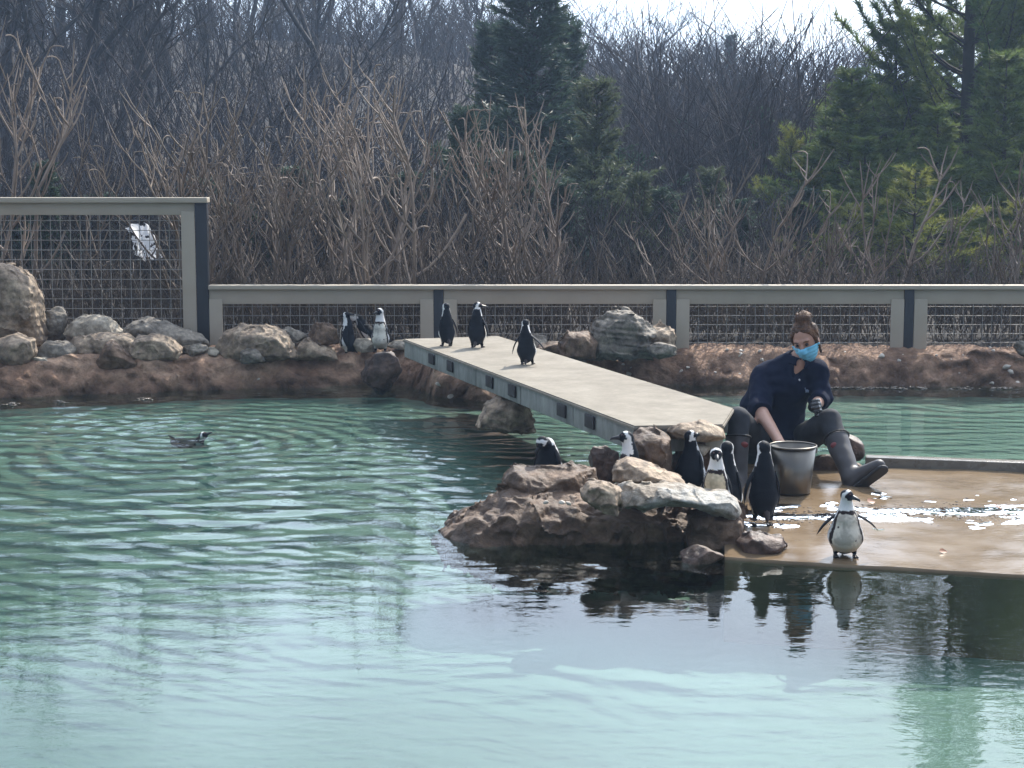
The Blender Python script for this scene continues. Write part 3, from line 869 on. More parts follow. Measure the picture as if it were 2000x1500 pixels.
STONES = {
 'big tall tan boulder': ([(-70, 530), (0, 514), (30, 520), (60, 540), (75, 570), (80, 620), (86, 665), (50, 692), (-70, 692)], 0.5, 0.025, 0.012),
 'wedge shaped grey': ([(243, 652), (262, 628), (290, 620), (340, 632), (400, 660), (430, 682), (400, 696), (300, 696), (250, 678)], 0.42, 0.018, 0.010),
 'large mottled boulder': ([(426, 682), (440, 650), (470, 638), (520, 635), (555, 645), (575, 675), (582, 698), (520, 706), (440, 704)], 0.5, 0.022, 0.011),
 'smooth domed tan': ([(253, 682), (270, 658), (300, 653), (330, 658), (354, 682), (350, 702), (300, 708), (258, 703)], 0.36, 0.014, 0.009),
 'dark pyramid shaped': ([(187, 706), (212, 669), (224, 665), (250, 690), (270, 708), (265, 720), (190, 720)], 0.3, 0.014, 0.008),
 'long low pale': ([(128, 650), (150, 622), (185, 616), (215, 620), (240, 648), (236, 668), (140, 668)], 0.35, 0.016, 0.010),
 'wide flat tan': ([(132, 680), (150, 658), (200, 650), (250, 655), (285, 672), (288, 702), (140, 704)], 0.42, 0.016, 0.010),
 'pinkish angular': ([(-20, 680), (0, 660), (30, 653), (68, 662), (73, 690), (55, 714), (-20, 716)], 0.4, 0.016, 0.009),
 'dark rounded boulder': ([(70, 690), (90, 668), (130, 666), (152, 682), (150, 706), (110, 712), (74, 706)], 0.35, 0.014, 0.009),
 'flat tan slab stone': ([(566, 690), (585, 668), (604, 660), (655, 688), (660, 702), (570, 704)], 0.35, 0.014, 0.009),
 'tall layered grey': ([(1148, 660), (1165, 625), (1195, 608), (1225, 606), (1255, 622), (1275, 648), (1272, 698), (1150, 700)], 0.45, 0.028, 0.010),
 'sloping layered tan': ([(1178, 690), (1195, 668), (1240, 650), (1290, 634), (1314, 645), (1318, 690), (1290, 697)], 0.4, 0.024, 0.010),
 'squat brown boulder': ([(1092, 668), (1108, 647), (1150, 648), (1166, 668), (1164, 702), (1096, 704)], 0.35, 0.018, 0.009),
 'pale wedge boulder': ([(932, 838), (938, 816), (952, 790), (978, 774), (1008, 777), (1030, 792), (1042, 822), (1044, 845)], 0.4, 0.018, 0.009),
 'broad brown boulder': ([(853, 1054), (878, 1030), (920, 1000), (962, 978), (1000, 968), (1100, 964), (1210, 984), (1330, 996), (1440, 986), (1456, 1060), (1456, 1140), (1300, 1150), (1000, 1140), (872, 1092)], 0.85, 0.036, 0.011),
 'brown shoulder of rock': ([(955, 990), (985, 952), (1060, 946), (1180, 952), (1250, 1000), (1230, 1060), (950, 1060)], 0.62, 0.030, 0.010),
 'flat topped brown': ([(984, 930), (1003, 906), (1040, 916), (1070, 917), (1120, 912), (1165, 918), (1170, 945), (1155, 990), (1000, 990), (984, 955)], 0.42, 0.016, 0.008),
 'tilted tan slab': ([(1196, 936), (1202, 906), (1225, 893), (1265, 905), (1310, 928), (1346, 944), (1335, 952), (1260, 944), (1215, 940)], 0.34, 0.012, 0.007),
 'long pale slab': ([(1206, 952), (1222, 943), (1262, 948), (1300, 943), (1345, 950), (1385, 958), (1422, 962), (1440, 978), (1442, 1000), (1432, 1013), (1400, 1006), (1350, 990), (1300, 985), (1255, 993), (1212, 985)], 0.34, 0.014, 0.007),
 'layered tan stone': ([(1131, 956), (1150, 940), (1175, 937), (1205, 950), (1213, 976), (1207, 1007), (1170, 996), (1138, 976)], 0.3, 0.015, 0.007),
 'big upright brown': ([(1228, 852), (1250, 835), (1285, 837), (1310, 850), (1314, 920), (1304, 962), (1232, 962), (1226, 900)], 0.35, 0.020, 0.008),
 'flat brown stone under': ([(1305, 840), (1330, 826), (1380, 824), (1412, 840), (1416, 856), (1360, 860), (1310, 854)], 0.3, 0.012, 0.008),
 'maroon brown stone': ([(1440, 1058), (1463, 1041), (1500, 1046), (1525, 1047), (1532, 1062), (1517, 1082), (1450, 1086)], 0.28, 0.014, 0.007),
 'brown block below the end': ([(1342, 1000), (1400, 992), (1448, 1004), (1452, 1070), (1440, 1100), (1345, 1100)], 0.36, 0.022, 0.009),
}
used_ = set()
for o in [q for q in S.objects if q.name.split('.')[0] in ('rock', 'boulder')]:
    for k_, (ol, dp, rg, hh_) in STONES.items():
        if o['label'].startswith(k_):
            dd_ = depth(o.location)
            args = (o.name.split('.')[0], o['label'], ol, dd_, dp, o.data.materials[0].name)
            cat_, grp_ = o['category'], o.get('group')
            nm_ = o.data
            bpy.data.objects.remove(o); bpy.data.meshes.remove(nm_)
            stone(*args, 11 + len(used_), rg, 0.02, hh_, cat_, grp_, strata=0.7 if 'layered' in k_ else 0.25)
            used_.add(k_)
            break
assert len(used_) == len(STONES), set(STONES) - used_

# loose pale pebbles on the bank
pm = [rock_mesh('pebble', (1, 0.8, 0.6), 70 + k, M['pebble'], 8, 2, 0.04) for k in range(4)]
r2 = np.random.default_rng(21)
def pebble(p, s, label, group):
    o = link('pebble', pm[r2.integers(4)], None, p, (r2.uniform(-.4, .4), r2.uniform(-.4, .4), r2.uniform(0, 6)))
    o.scale = (s, s, s)
    return tag(o, label, 'pebble', group)
cnt = 0
for k in range(130):
    lf = k % 2
    xw = r2.uniform(-4.4, -0.85) if lf else r2.uniform(1.0, 4.6)
    yw = shore(np.array([xw]))[0] + (r2.uniform(0.12, 0.5) if r2.random() < 0.7 else r2.uniform(0.0, 0.9))
    zw = bank_h(np.array([xw]), np.array([yw]))[0]
    if zw < 0.02: continue
    s = r2.uniform(0.018, 0.05) if r2.random() < 0.85 else r2.uniform(0.05, 0.08)
    if lf: pebble((xw, yw - 0.01, zw + s * 0.1), s, 'small pebble scattered on the dirt bank before the boulders', 'pebbles on the boulder bank')
    else: pebble((xw, yw - 0.01, zw + s * 0.1), s, 'small pebble scattered on the bare dirt bank behind the keeper', 'pebbles on the bare bank')
for px, py in ((1066, 981), (1098, 981), (1110, 983)):
    pebble(at(px, py, 9.02), 0.035, 'white pebble on the brown base of the penguin island', 'white pebbles on the island')
for px, py, s in ((856, 750, 0.05), (879, 774, 0.06)):
    pebble(at(px, py, 13.75), s, 'pale stone on the bank below the footbridge', 'pale stones below the footbridge')

# fallen leaves on the wet landing
def leaf(px, py, s, rz, lab):
    n = 9
    tt = np.linspace(0, 1, n)
    wdt = 0.42 * np.sin(math.pi * tt ** 0.8) ** 1.2
    up = 0.25 * (tt - 0.3) ** 2
    v = np.concatenate([np.stack([tt - 0.5, -wdt, up + 0.18 * wdt], 1), np.stack([tt - 0.5, 0 * tt, up], 1), np.stack([tt - 0.5, wdt, up + 0.3 * wdt], 1)]) * s
    f = [[i, i + 1, n + i + 1, n + i] for i in range(n - 1)] + [[n + i, n + i + 1, 2 * n + i + 1, 2 * n + i] for i in range(n - 1)]
    p = on(px, py, 0.06); p = on(px, py, plat_z(p)); p[2] += 0.012
    o = link('leaf', mesh('leaf', v, np.array(f), [M['leaf']]), None, p, (0.5, 0.2, rz))
    tag(o, lab, 'leaf')
leaf(1701, 984, 0.055, 0.4, 'orange fallen leaf by the bill of the front facing penguin')
leaf(1948, 995, 0.065, 1.2, 'curled red brown fallen leaf on the glittering strip')
leaf(1840, 1000, 0.05, 2.0, 'flat brown fallen leaf halfway along the glittering strip')
leaf(1842, 1082, 0.045, 0.2, 'dark wet leaf lying alone near the edge of the landing')

# ------------------------------------------------------------------ footbridge
BZ = 0.52
TH = 0.15
FLp, FRp, RRp, NRp, NLp = on(800, 667, BZ), on(990, 661, BZ), on(1434, 797, BZ), on(1414, 829, BZ), on(1238, 832, BZ)
FLp, FRp = FLp + (FLp - NLp) / np.linalg.norm(FLp - NLp) * 0.22, FRp + (FRp - RRp) / np.linalg.norm(FRp - RRp) * 0.22
poly = np.array([NLp, NRp, RRp, FRp, FLp])
bridge = empty('footbridge', ((NLp + FRp) / 2) * [1, 1, 0] + [0, 0, BZ - TH], 'flat pale concrete footbridge with black blocks along its side', 'footbridge')
def world_child(name, me, par):
    o = link(name, me, par)
    o.matrix_parent_inverse = Matrix.Translation(-Vector(par.location)) if par.rotation_euler.z == 0 else par.matrix_world.inverted()
    return o
def prism(poly, z0, z1):
    k = len(poly)
    v = np.vstack([np.c_[poly[:, :2], np.full(k, z0)], np.c_[poly[:, :2], np.full(k, z1)]])
    bm = bmesh.new()
    vs = [bm.verts.new(q) for q in v]
    bm.faces.new(vs[k:]); bm.faces.new(vs[:k][::-1])
    for i in range(k):
        bm.faces.new([vs[i], vs[(i + 1) % k], vs[k + (i + 1) % k], vs[k + i]])
    return bm
bm = prism(poly, BZ - 0.022, BZ)
bmesh.ops.bevel(bm, geom=[e for e in bm.edges if all(v.co.z > BZ - 0.001 for v in e.verts)], offset=0.008, segments=2, affect='EDGES')
me = bpy.data.meshes.new('deck'); bm.to_mesh(me); bm.free(); me.materials.append(M['concrete'])
world_child('deck', me, bridge)
def beam(name, a, b, inset, z0, z1, thick, material, par, proud=0.0):
    a = np.array(a, float); b = np.array(b, float)
    dr = (b - a) / np.linalg.norm(b - a); nr = np.array([dr[1], -dr[0], 0]); nr[2] = 0
    a_, b_2 = a + nr * inset, b + nr * inset
    q = [a_, b_2, b_2 + nr * thick, a_ + nr * thick]
    mb = MB()
    mb.hexa([(p[0], p[1], z0) for p in q] + [(p[0], p[1], z1) for p in q])
    return world_child(name, mb.mesh(name, [material], False, 0.004), par)
# side boards, one piece per span, hung under the deck edge
spans = np.linspace(0, 1, 6)
for i in range(5):
    a = FLp + (NLp - FLp) * (spans[i] + 0.0012); b = FLp + (NLp - FLp) * (spans[i + 1] - 0.0012)
    beam('side_board', b, a, 0.012, BZ - TH, BZ - 0.024, 0.05, M['fascia'], bridge)
beam('side_board', FRp, RRp, 0.012, BZ - TH, BZ - 0.024, 0.05, M['fascia'], bridge)
beam('end_board', NRp, NLp, 0.012, BZ - TH, BZ - 0.024, 0.05, M['fascia'], bridge)
# black blocks set in the side
dfl = (NLp - FLp)
for px in (842, 878, 955, 999, 1096, 1151):
    # parameter along the edge for that pixel column
    lo_, hi_ = 0.0, 1.0
    for _ in range(40):
        mid = (lo_ + hi_) / 2
        q = FLp + dfl * mid
        X_ = 1000 + F * (q[0] - CAM[0]) / depth(q)
        if X_ < px: lo_ = mid
        else: hi_ = mid
    q = FLp + dfl * mid
    hw = 0.075 / np.linalg.norm(dfl)
    a, b = FLp + dfl * (mid - hw), FLp + dfl * (mid + hw)
    beam('block', b, a, -0.004, BZ - TH + 0.035, BZ - 0.035, 0.012, M['black_rubber'], bridge)
beam('bearer', FRp * 0.25 + FLp * 0.75, NRp * 0.2 + NLp * 0.8, 0.0, BZ - TH + 0.02, BZ - 0.026, 0.09, M['black_rubber'], bridge)
beam('bearer', FRp * 0.75 + FLp * 0.25, NRp * 0.8 + NLp * 0.2, 0.0, BZ - TH + 0.02, BZ - 0.026, 0.09, M['black_rubber'], bridge)

# ------------------------------------------------------------------ fence
FD = 15.98                                    # axis depth of the fence
def fx(px): return (px - 1000) / F * FD
FY = at(1000, 620, FD)[1]
def fz(py): return at(1000, py, FD)[2]
lowf = empty('fence', (fx(410), FY, 0.35), 'low taupe fence with wide rails, black posts and wire panels', 'fence')
tallf = empty('fence', (fx(0), FY, 0.35), 'tall taupe fence panel with wire mesh and a black end post', 'fence')
def fbox(name, x0, x1, z0, z1, y0, y1, m_, par, bev=0.004):
    mb = MB(); mb.box((x0, FY + y0, z0), (x1, FY + y1, z1))
    return world_child(name, mb.mesh(name, [m_], False, bev), par)
zc0, zc1 = fz(564), fz(556)
zr0, zr1 = fz(593), fz(564) - 0.002
ZB = 0.12
posts = [857, 1310, 1773, 2236]
fbox('cap_rail', fx(410.5), fx(2420), zc0, zc1, -0.075, 0.075, M['fence_board'], lowf)
edges = [410.5] + [x for p in posts for x in (p - 9.5, p + 9.5)] + [2420]
for i in range(0, len(edges) - 1, 2):
    a, b = edges[i], edges[i + 1]
    fbox('rail', fx(a), fx(b), zr0, zr1, -0.035, -0.003, M['fence_board'], lowf)
    # uprights framing the wire
    fbox('upright', fx(a) + 0.002, fx(a + 26), ZB, zr0 + 0.045, -0.053, -0.037, M['fence_board'], lowf, 0.002)
    fbox('upright', fx(b - 26), fx(b) - 0.002, ZB, zr0 + 0.045, -0.053, -0.037, M['fence_board'], lowf, 0.002)
    mbw = MB()
    A, B = [], []
    zs = [fz(q) for q in np.arange(599, 705, 17.8)]
    for z in zs:
        A.append((fx(a + 5), FY - 0.008 + 0.02, z)); B.append((fx(b - 5), FY + 0.012, z))
    for q in np.arange(a + 8, b - 4, 18.5):
        A.append((fx(q), FY + 0.018, zs[-1] - 0.1)); B.append((fx(q), FY + 0.018, zr1 - 0.03))
    mbw.segs(A, B, 0.0033, 0.0033, 5)
    tag(world_child('wire_mesh', mbw.mesh('wire_mesh', [M['wire']]), lowf), kind='stuff')
for p in posts:
    fbox('post', fx(p - 9.3), fx(p + 9.3), ZB, zc0 - 0.002, -0.05, 0.04, M['fence_post'], lowf)
tz0, tz1 = fz(395), fz(385)
fbox('cap_rail', fx(-420), fx(412), tz0, tz1, -0.078, 0.078, M['fence_board'], tallf)
fbox('rail', fx(-420), fx(386.5), fz(419), tz0 - 0.002, -0.035, -0.003, M['fence_board'], tallf)
fbox('upright', fx(360), fx(386.5) - 0.002, ZB, fz(412), -0.053, -0.037, M['fence_board'], tallf, 0.002)
fbox('post', fx(387), fx(410), ZB, tz0 - 0.002, -0.05, 0.04, M['fence_post'], tallf)
A, B = [], []
for q in np.arange(430, 700, 19.2):
    A.append((fx(-420), FY + 0.012, fz(q))); B.append((fx(385), FY + 0.012, fz(q)))
for q in np.arange(-415, 384, 19.2):
    A.append((fx(q), FY + 0.018, ZB)); B.append((fx(q), FY + 0.018, fz(415)))
mbw = MB(); mbw.segs(A, B, 0.0035, 0.0035, 5)
tag(world_child('wire_mesh', mbw.mesh('wire_mesh', [M['wire']]), tallf), kind='stuff')

# ------------------------------------------------------------------ penguins
WHITE = np.array([0.72, 0.71, 0.69]); BLACK = np.array([0.007, 0.009, 0.014]); BAND = np.array([0.028, 0.020, 0.020])

def penguin(label, foot, Hh, yaw, lean=0.0, neck=0.0, hyaw=0.0, hpitch=0.0, fat=1.0, flip=(0.12, 0.12), cream=(0.60, 0.54, 0.45), res=None, eyes=False, feet=True, group='penguins', hdrop=0.0, fback=(0, 0), chest_band=True, roll=0.0, legs=True):
    """Hh height in metres; yaw 0 faces the camera, +90 faces the right of the photo; lean > 0 tips forward"""
    yaw, lean, neck, hyaw, hpitch = map(R, (yaw, lean, neck, hyaw, hpitch))
    res = res or Hh / 72
    k = Hh
    Lm = rotx(lean)                           # rotates up (z) toward -y for positive lean
    piv = np.array([0, 0.02, 0.14])
    def B(p): return (Lm @ (np.array(p) - piv) + piv) * k
    fa = fat
    A0, B0, C0, D0 = B((0, 0.085, 0.155)), B((0, 0.0, 0.29)), B((0, -0.012, 0.52)), B((0, 0.012, 0.665))
    Nm = rotx(lean + neck)
    nk = D0 + (Nm @ np.array([0, -0.002, 0.105])) * k
    hc = nk + (Nm @ np.array([0, -0.022, 0.115 - hdrop])) * k
    Hm = rotz(hyaw) @ rotx(hpitch)
    def f(P):
        d = capsule(P, A0, B0, 0.085 * k * fa, 0.152 * k * fa)
        d = smin(d, capsule(P, B0, C0, 0.152 * k * fa, 0.128 * k * (0.5 + 0.5 * fa)), 0.05 * k)
        d = smin(d, capsule(P, C0, D0, 0.128 * k * (0.5 + 0.5 * fa), 0.092 * k), 0.06 * k)
        d = smin(d, capsule(P, D0, nk, 0.094 * k, 0.077 * k), 0.07 * k)
        d = smin(d, capsule(P, nk, hc, 0.074 * k, 0.070 * k), 0.04 * k)
        hd = ellip(P, hc, np.array([0.075, 0.095, 0.078]) * k, Hm)
        d = smin(d, hd, 0.03 * k)
        d = smin(d, capsule(P, hc, hc + Hm @ np.array([0, -0.115, -0.012]) * k, 0.045 * k, 0.022 * k), 0.03 * k)
        if legs:
            for sx in (-1, 1):
                d = smin(d, capsule(P, np.array([sx * 0.075 * fa, 0.01, 0.17]) * k, np.array([sx * 0.085 * fa, 0.0, 0.055]) * k, 0.06 * k, 0.030 * k), 0.03 * k)
        return d
    pts = np.array([A0, B0, C0, D0, nk, hc])
    lo = pts.min(0) - 0.2 * k * max(fa, 1); hi = pts.max(0) + 0.2 * k * max(fa, 1)
    lo[2] = min(lo[2], 0.0) if legs else lo[2]
    v, fc = nets(f, lo, hi, res)
    # plumage
    pb = ((v / k - piv) @ Lm) + piv           # back to the upright body frame
    nz = 0.05 * perlin(v / k * 14) + 0.03 * perlin(v / k * 35)
    phi = np.degrees(np.arctan2(np.abs(pb[:, 0]), -(pb[:, 1] + 0.0))) + 60 * nz
    zb = pb[:, 2] + 0.25 * nz
    cr_ = np.array(cream)
    col = np.tile(BLACK, (len(v), 1))
    s_out = 100 - 14 * smooth(0.25, 0.6, zb)
    white = phi < s_out
    col[white] = WHITE
    belly = (phi < 58)
    col[belly] = cr_
    col[belly] *= (0.92 + 0.9 * perlin(v[belly] / k * 5) + 0.35 * perlin(v[belly] / k * 24))[:, None].clip(0.68, 1.08)
    spot = belly & (perlin(v / k * 19 + 3) > 0.62) & (zb > 0.25)
    col[spot] = BAND * 2
    if chest_band:
        wb = 12 + 4 * perlin(v / k * 6)
        band = (np.abs(phi - 62) < wb * 0.75) & (zb > 0.20) & (zb < 0.66)
        band |= (phi < 72) & (np.abs(zb - 0.655) < 0.022)
        col[band] = BAND
        low = (zb < 0.21) & (phi < 105)
        col[low] = cr_ * 0.85
    nkz = zb > 0.68
    col[nkz & (phi < 118)] = WHITE
    col[nkz & (phi >= 118)] = BLACK
    col[(v[:, 2] < 0.085 * k) & legs] = BLACK * 1.3
    # head
    hv = (v - hc) / k
    near = np.linalg.norm((hv @ Hm) * np.array([1, 0.8, 1]), axis=1)
    q = hv @ Hm
    isH = (near < 0.135) & (q[:, 2] > -0.062)
    n = q / (np.linalg.norm(q, axis=1)[:, None] + 1e-9)
    fd = np.array([0, -0.985, -0.17])
    ang = np.degrees(np.arccos(np.clip(n @ fd, -1, 1))) + 70 * nz
    upn = n[:, 2]
    top = smooth(0.2, 0.8, upn)
    lim_w = 122 - 24 * top  # white plumage band, widened so its colour also imitates rim light
    hcol = np.tile(BLACK, (len(v), 1))
    hcol[ang < lim_w] = WHITE
    hcol[ang < 80 - 16 * top] = BLACK * 1.1
    thr = (n[:, 2] < -0.35) & (ang > 56) & (ang < 125)
    hcol[thr] = WHITE
    pk = (np.abs(np.abs(n[:, 0]) - 0.42) < 0.12) & (n[:, 1] < -0.55) & (np.abs(n[:, 2] - 0.42) < 0.09)
    hcol[pk] = (0.16, 0.09, 0.09)
    col[isH] = hcol[isH]
    root = empty('penguin', foot, label, 'penguin', group, yaw)
    root.rotation_euler = (0, roll, yaw)
    link('body', mesh('body', v, fc, [M['feather']], True, col), root)
    # bill
    bp = [hc + Hm @ np.array(p_) * k for p_ in ((0, -0.085, -0.008), (0, -0.125, -0.012), (0, -0.165, -0.018), (0, -0.195, -0.026), (0, -0.212, -0.042))]
    mb = MB(); mb.path(bp, np.array([0.036, 0.028, 0.021, 0.017, 0.006]) * k, 8)
    link('bill', mb.mesh('bill', [M['bill']], True), root)
    if eyes:
        for sx in (-1, 1):
            e = hc + Hm @ np.array([sx * 0.058, -0.052, 0.022]) * k
            ve, fe = ICO[2]
            link('eye', mesh('eye', ve * 0.011 * k + e, fe, [M['eye']]), root)
    # flippers
    for sx, ab, fb in ((-1, flip[0], fback[0]), (1, flip[1], fback[1])):
        nu, nv = 12, 10
        uu = np.linspace(0, 1, nu); th = np.arange(nv) / nv * 2 * math.pi
        wdt = (0.030 + 0.034 * np.sin(math.pi * np.clip(uu * 1.15 + 0.05, 0, 1)) ** 0.8) * np.clip((1 - uu) * 7, 0.12, 1)
        thk = (0.020 - 0.010 * uu) * np.clip((1 - uu) * 5, 0.3, 1)
        ln = 0.40
        fx_ = thk[:, None] * np.cos(th); fy_ = wdt[:, None] * np.sin(th) + 0.05 * uu[:, None] ** 2
        fz_ = -ln * uu[:, None] + 0 * th
        bow = 0.03 * np.sin(math.pi * uu)[:, None]
        loc = np.stack([fx_ + bow * 1.0, fy_, fz_], -1).reshape(-1, 3)
        if sx < 0: loc[:, 0] *= -1
        loc = loc @ (roty(-sx * ab) @ rotx(fb)).T
        sh = np.array([sx * (0.098 + 0.022 * fa), 0.012, 0.60])
        wv = np.array([B(p_) for p_ in (loc + sh)])
        ff = [[i * nv + j, i * nv + (j + 1) % nv, (i + 1) * nv + (j + 1) % nv, (i + 1) * nv + j] for i in range(nu - 1) for j in range(nv)]
        ff = np.array(ff) if sx > 0 else np.array(ff)[:, ::-1]
        inner = (np.cos(np.tile(th, nu)) < -0.55) & (np.abs(np.sin(np.tile(th, nu))) < 0.8)
        fcol = np.tile(BLACK, (len(wv), 1)); fcol[inner] = (0.16, 0.13, 0.13)
        link('flipper', mesh('flipper', wv, ff, [M['feather']], True, fcol), root)
    # tail
    mb = MB()
    tb = [B(p_) for p_ in ((0, 0.13, 0.155), (0, 0.19, 0.09), (0, 0.225, 0.035))]
    mb.path(tb, np.array([0.055, 0.035, 0.010]) * k, 7)
    link('tail', mb.mesh('tail', [M['foot']], True), root)
    if feet:
        for sx in (-1, 1):
            mb = MB()
            x0 = sx * 0.085 * fa
            for dxx in (-0.035, 0.0, 0.035):
                mb.path(np.array([(x0, 0.02, 0.03), (x0 + dxx * 0.5, -0.04, 0.022), (x0 + dxx, -0.105, 0.010)]) * k, np.array([0.024, 0.018, 0.010]) * k, 6)
            web = np.array([(x0 - 0.014, 0.0, 0.020), (x0 + 0.014, 0.0, 0.020), (x0 + 0.034, -0.095, 0.008), (x0 - 0.034, -0.095, 0.008), (x0 - 0.014, 0.0, 0.004), (x0 + 0.014, 0.0, 0.004), (x0 + 0.034, -0.095, 0.002), (x0 - 0.034, -0.095, 0.002)]) * k
            mb.hexa(web[[4, 5, 6, 7, 0, 1, 2, 3]])
            link('foot', mb.mesh('foot', [M['foot']], True), root)
    return root

def hgt(foot, px_h):
    return px_h / F * depth(foot) * 1.02
GP = 'penguins of the colony'
def put(px, py, z, top):
    p = on(px, py, z)
    return p, hgt(p, py - top)
# left bank
p = on_bank(680, 693); h = hgt(p, 85); penguin('penguin on the bank seen from the side with its bill pointing away from the bridge', p, h, -108, 2, 0, -18, 0, 1.2, (0.1, 0.22), group=GP)
p = on_bank(724, 672); h = hgt(p, 84); penguin('penguin bent forward behind the front facing penguin on the bank', p, h, -100, 34, 34, 0, 30, 1.1, (0.35, 0.45), group=GP)
p = at(743, 688, depth(on_bank(745, 769)) + 0.06); h = hgt(p, 88); penguin('penguin on the bank facing forward with a clean pale belly', p, h, -4, 0, 0, -40, 0, 1.25, (0.06, 0.06), group=GP, cream=(0.60, 0.58, 0.50))
# footbridge
p, h = put(873, 676, BZ, 590); penguin('penguin on the bridge standing upright before the black fence post', p, h, 196, 4, 4, 10, 5, 1.15, (0.25, 0.08), group=GP)
p, h = put(932, 679, BZ, 588); penguin('penguin on the bridge with its head turned toward the rock mound', p, h, 168, 0, 6, -68, 0, 1.22, (0.3, 0.05), group=GP)
p, h = put(1030, 712, BZ, 621); penguin('penguin waddling down the bridge with one flipper held out', p, h, 170, -4, 14, 20, 10, 1.3, (0.72, 0.45), group=GP, roll=0.05)
# island
p = at(1073, 952, 9.75); penguin('penguin preening with its head tucked down behind the flat topped stone', p, 0.37, 150, -6, -70, 130, 55, 1.35, (0.2, 0.2), group=GP, hdrop=0.03)
p = at(1236, 985, 9.55); penguin('penguin with a white neck looking sideways over the tilted slab', p, 0.425, -88, 6, 0, 6, -4, 1.25, (0.2, 0.35), group=GP, eyes=True, cream=(0.30, 0.26, 0.22))  # belly colour darkened to imitate the shade behind the slab
p = at(1348, 968, 9.7); penguin('penguin with ruffled back feathers standing below the flat stone by the bridge', p, 0.385, 152, 4, -22, -40, -10, 1.42, (0.1, 0.2), group=GP)
p = at(1398, 1012, 9.35); penguin('penguin with a buff belly peering straight ahead over the pale slab', p, 0.405, -14, 4, 3, 14, 8, 1.3, (0.12, 0.18), group=GP, eyes=True, cream=(0.62, 0.52, 0.36))
p = at(1416, 1016, 9.62); penguin('penguin with a black crown standing close behind the buff bellied one', p, 0.455, 165, 8, -10, 6, 0, 1.3, (0.15, 0.3), group=GP)
p, h = put(1490, 1018, 0.06, 857); penguin('tall penguin standing with its back turned beside the steel bucket', p, h, 186, 0, 2, 0, 4, 1.16, (0.10, 0.30), group=GP)
p, h = put(1650, 1087, 0.02, 950); penguin('penguin at the edge of the landing facing forward with both flippers spread', p, h, -2, 2, 4, 52, 6, 1.58, (0.70, 0.94), group=GP, eyes=True, res=h / 80)
# swimming
p = SWIM + np.array([0.02, 0.0, -0.055])
sw = penguin('penguin swimming low in the water near the boulder bank', p, 0.36, 76, 86, -58, 0, -30, 1.05, (0.3, 0.3), group=GP, feet=False, legs=False)
sw.location = p + np.array([-0.06, 0.0, -0.075])

# ------------------------------------------------------------------ steel bucket
bp_ = on(1547, 961, 0.085)
bs = depth(bp_) / F
r1, r0, bh = 44.5 * bs, 34.5 * bs, 94 * bs
bucket = empty('bucket', bp_ + np.array([0, 0.0, 0.002]), 'brushed steel bucket between the legs of the keeper', 'bucket')
mb = MB()
prof = [(0.0, 0.012), (r0 - 0.004, 0.012), (r0, 0.0), (r0 + 0.003, 0.004), (r0 + 0.001, 0.022), (r0 + 0.004, 0.026), (r1, bh - 0.012), (r1 - 0.003, bh - 0.012), (r0 - 0.001, 0.03), (0, 0.028)]
mb.lathe(prof, 48)
link('pail', mb.mesh('pail', [M['steel']], True), bucket)
th = np.linspace(0, 2 * math.pi, 49)
mb = MB(); mb.path(np.stack([(r1 + 0.002) * np.cos(th), (r1 + 0.002) * np.sin(th), np.full(49, bh - 0.008)], 1), 0.006, 8, False)
link('rim', mb.mesh('rim', [M['steel']], True), bucket)
th = np.linspace(0, math.pi, 30)
mb = MB(); mb.path(np.stack([(r1 + 0.008) * np.cos(th), (r1 + 0.012) * np.sin(th) * 0.95, bh - 0.03 - 0.05 * np.sin(th)], 1), 0.0035, 6)
link('handle', mb.mesh('handle', [M['steel']], True), bucket)
for sx in (-1, 1):
    mb = MB(); mb.box((sx * (r1 + 0.001) - 0.006, -0.018, bh - 0.05), (sx * (r1 + 0.001) + 0.006, 0.018, bh - 0.018))
    link('ear', mb.mesh('ear', [M['steel']], False, 0.003), bucket)

# ------------------------------------------------------------------ keeper (person)
M['skin'] = noisy('skin', [(0.36, 0.20, 0.145), (0.44, 0.255, 0.185)], 12, 4, (0.45, 0.6), 0.05)
bs_ = M['skin'].node_tree.nodes['Principled BSDF']; bs_.inputs['Subsurface Weight'].default_value = 0.08; bs_.inputs['Subsurface Radius'].default_value = (0.01, 0.004, 0.002)
M['navy'] = noisy('navy', [(0.0035, 0.0065, 0.020), (0.006, 0.010, 0.028)], 14, 5, (0.8, 0.95), 0.25, 60, 0.003, spec=0.1)
M['leggings'] = noisy('leggings', [(0.030, 0.032, 0.037), (0.052, 0.054, 0.061)], 14, 5, (0.7, 0.9), 0.25, 50, 0.003, spec=0.15)
M['boot'] = noisy('boot', [(0.040, 0.037, 0.040), (0.066, 0.060, 0.062)], 10, 5, (0.4, 0.6), 0.1, 40, 0.002)
M['sole'] = noisy('sole', [(0.016, 0.015, 0.016), (0.03, 0.028, 0.028)], 20, 4, (0.5, 0.7), 0.4, 60, 0.004)
M['mask'] = noisy('mask', [(0.12, 0.42, 0.62), (0.24, 0.58, 0.74)], 10, 3, (0.7, 0.85), 0.15, 60, 0.002)
M['hair'] = noisy('hair', [(0.022, 0.010, 0.005), (0.075, 0.034, 0.015), (0.16, 0.078, 0.034)], 9, 6, (0.6, 0.8), 0.8, 30, 0.01, stretch=(1, 1, 4))
M['glove'] = mat('glove', (0.012, 0.012, 0.014), 0.25)
M['red'] = mat('red_patch', (0.16, 0.022, 0.02), 0.5)
M['logo'] = mat('logo', (0.22, 0.27, 0.36), 0.6)
M['white_plastic'] = mat('white_plastic', (0.6, 0.6, 0.6), 0.4)

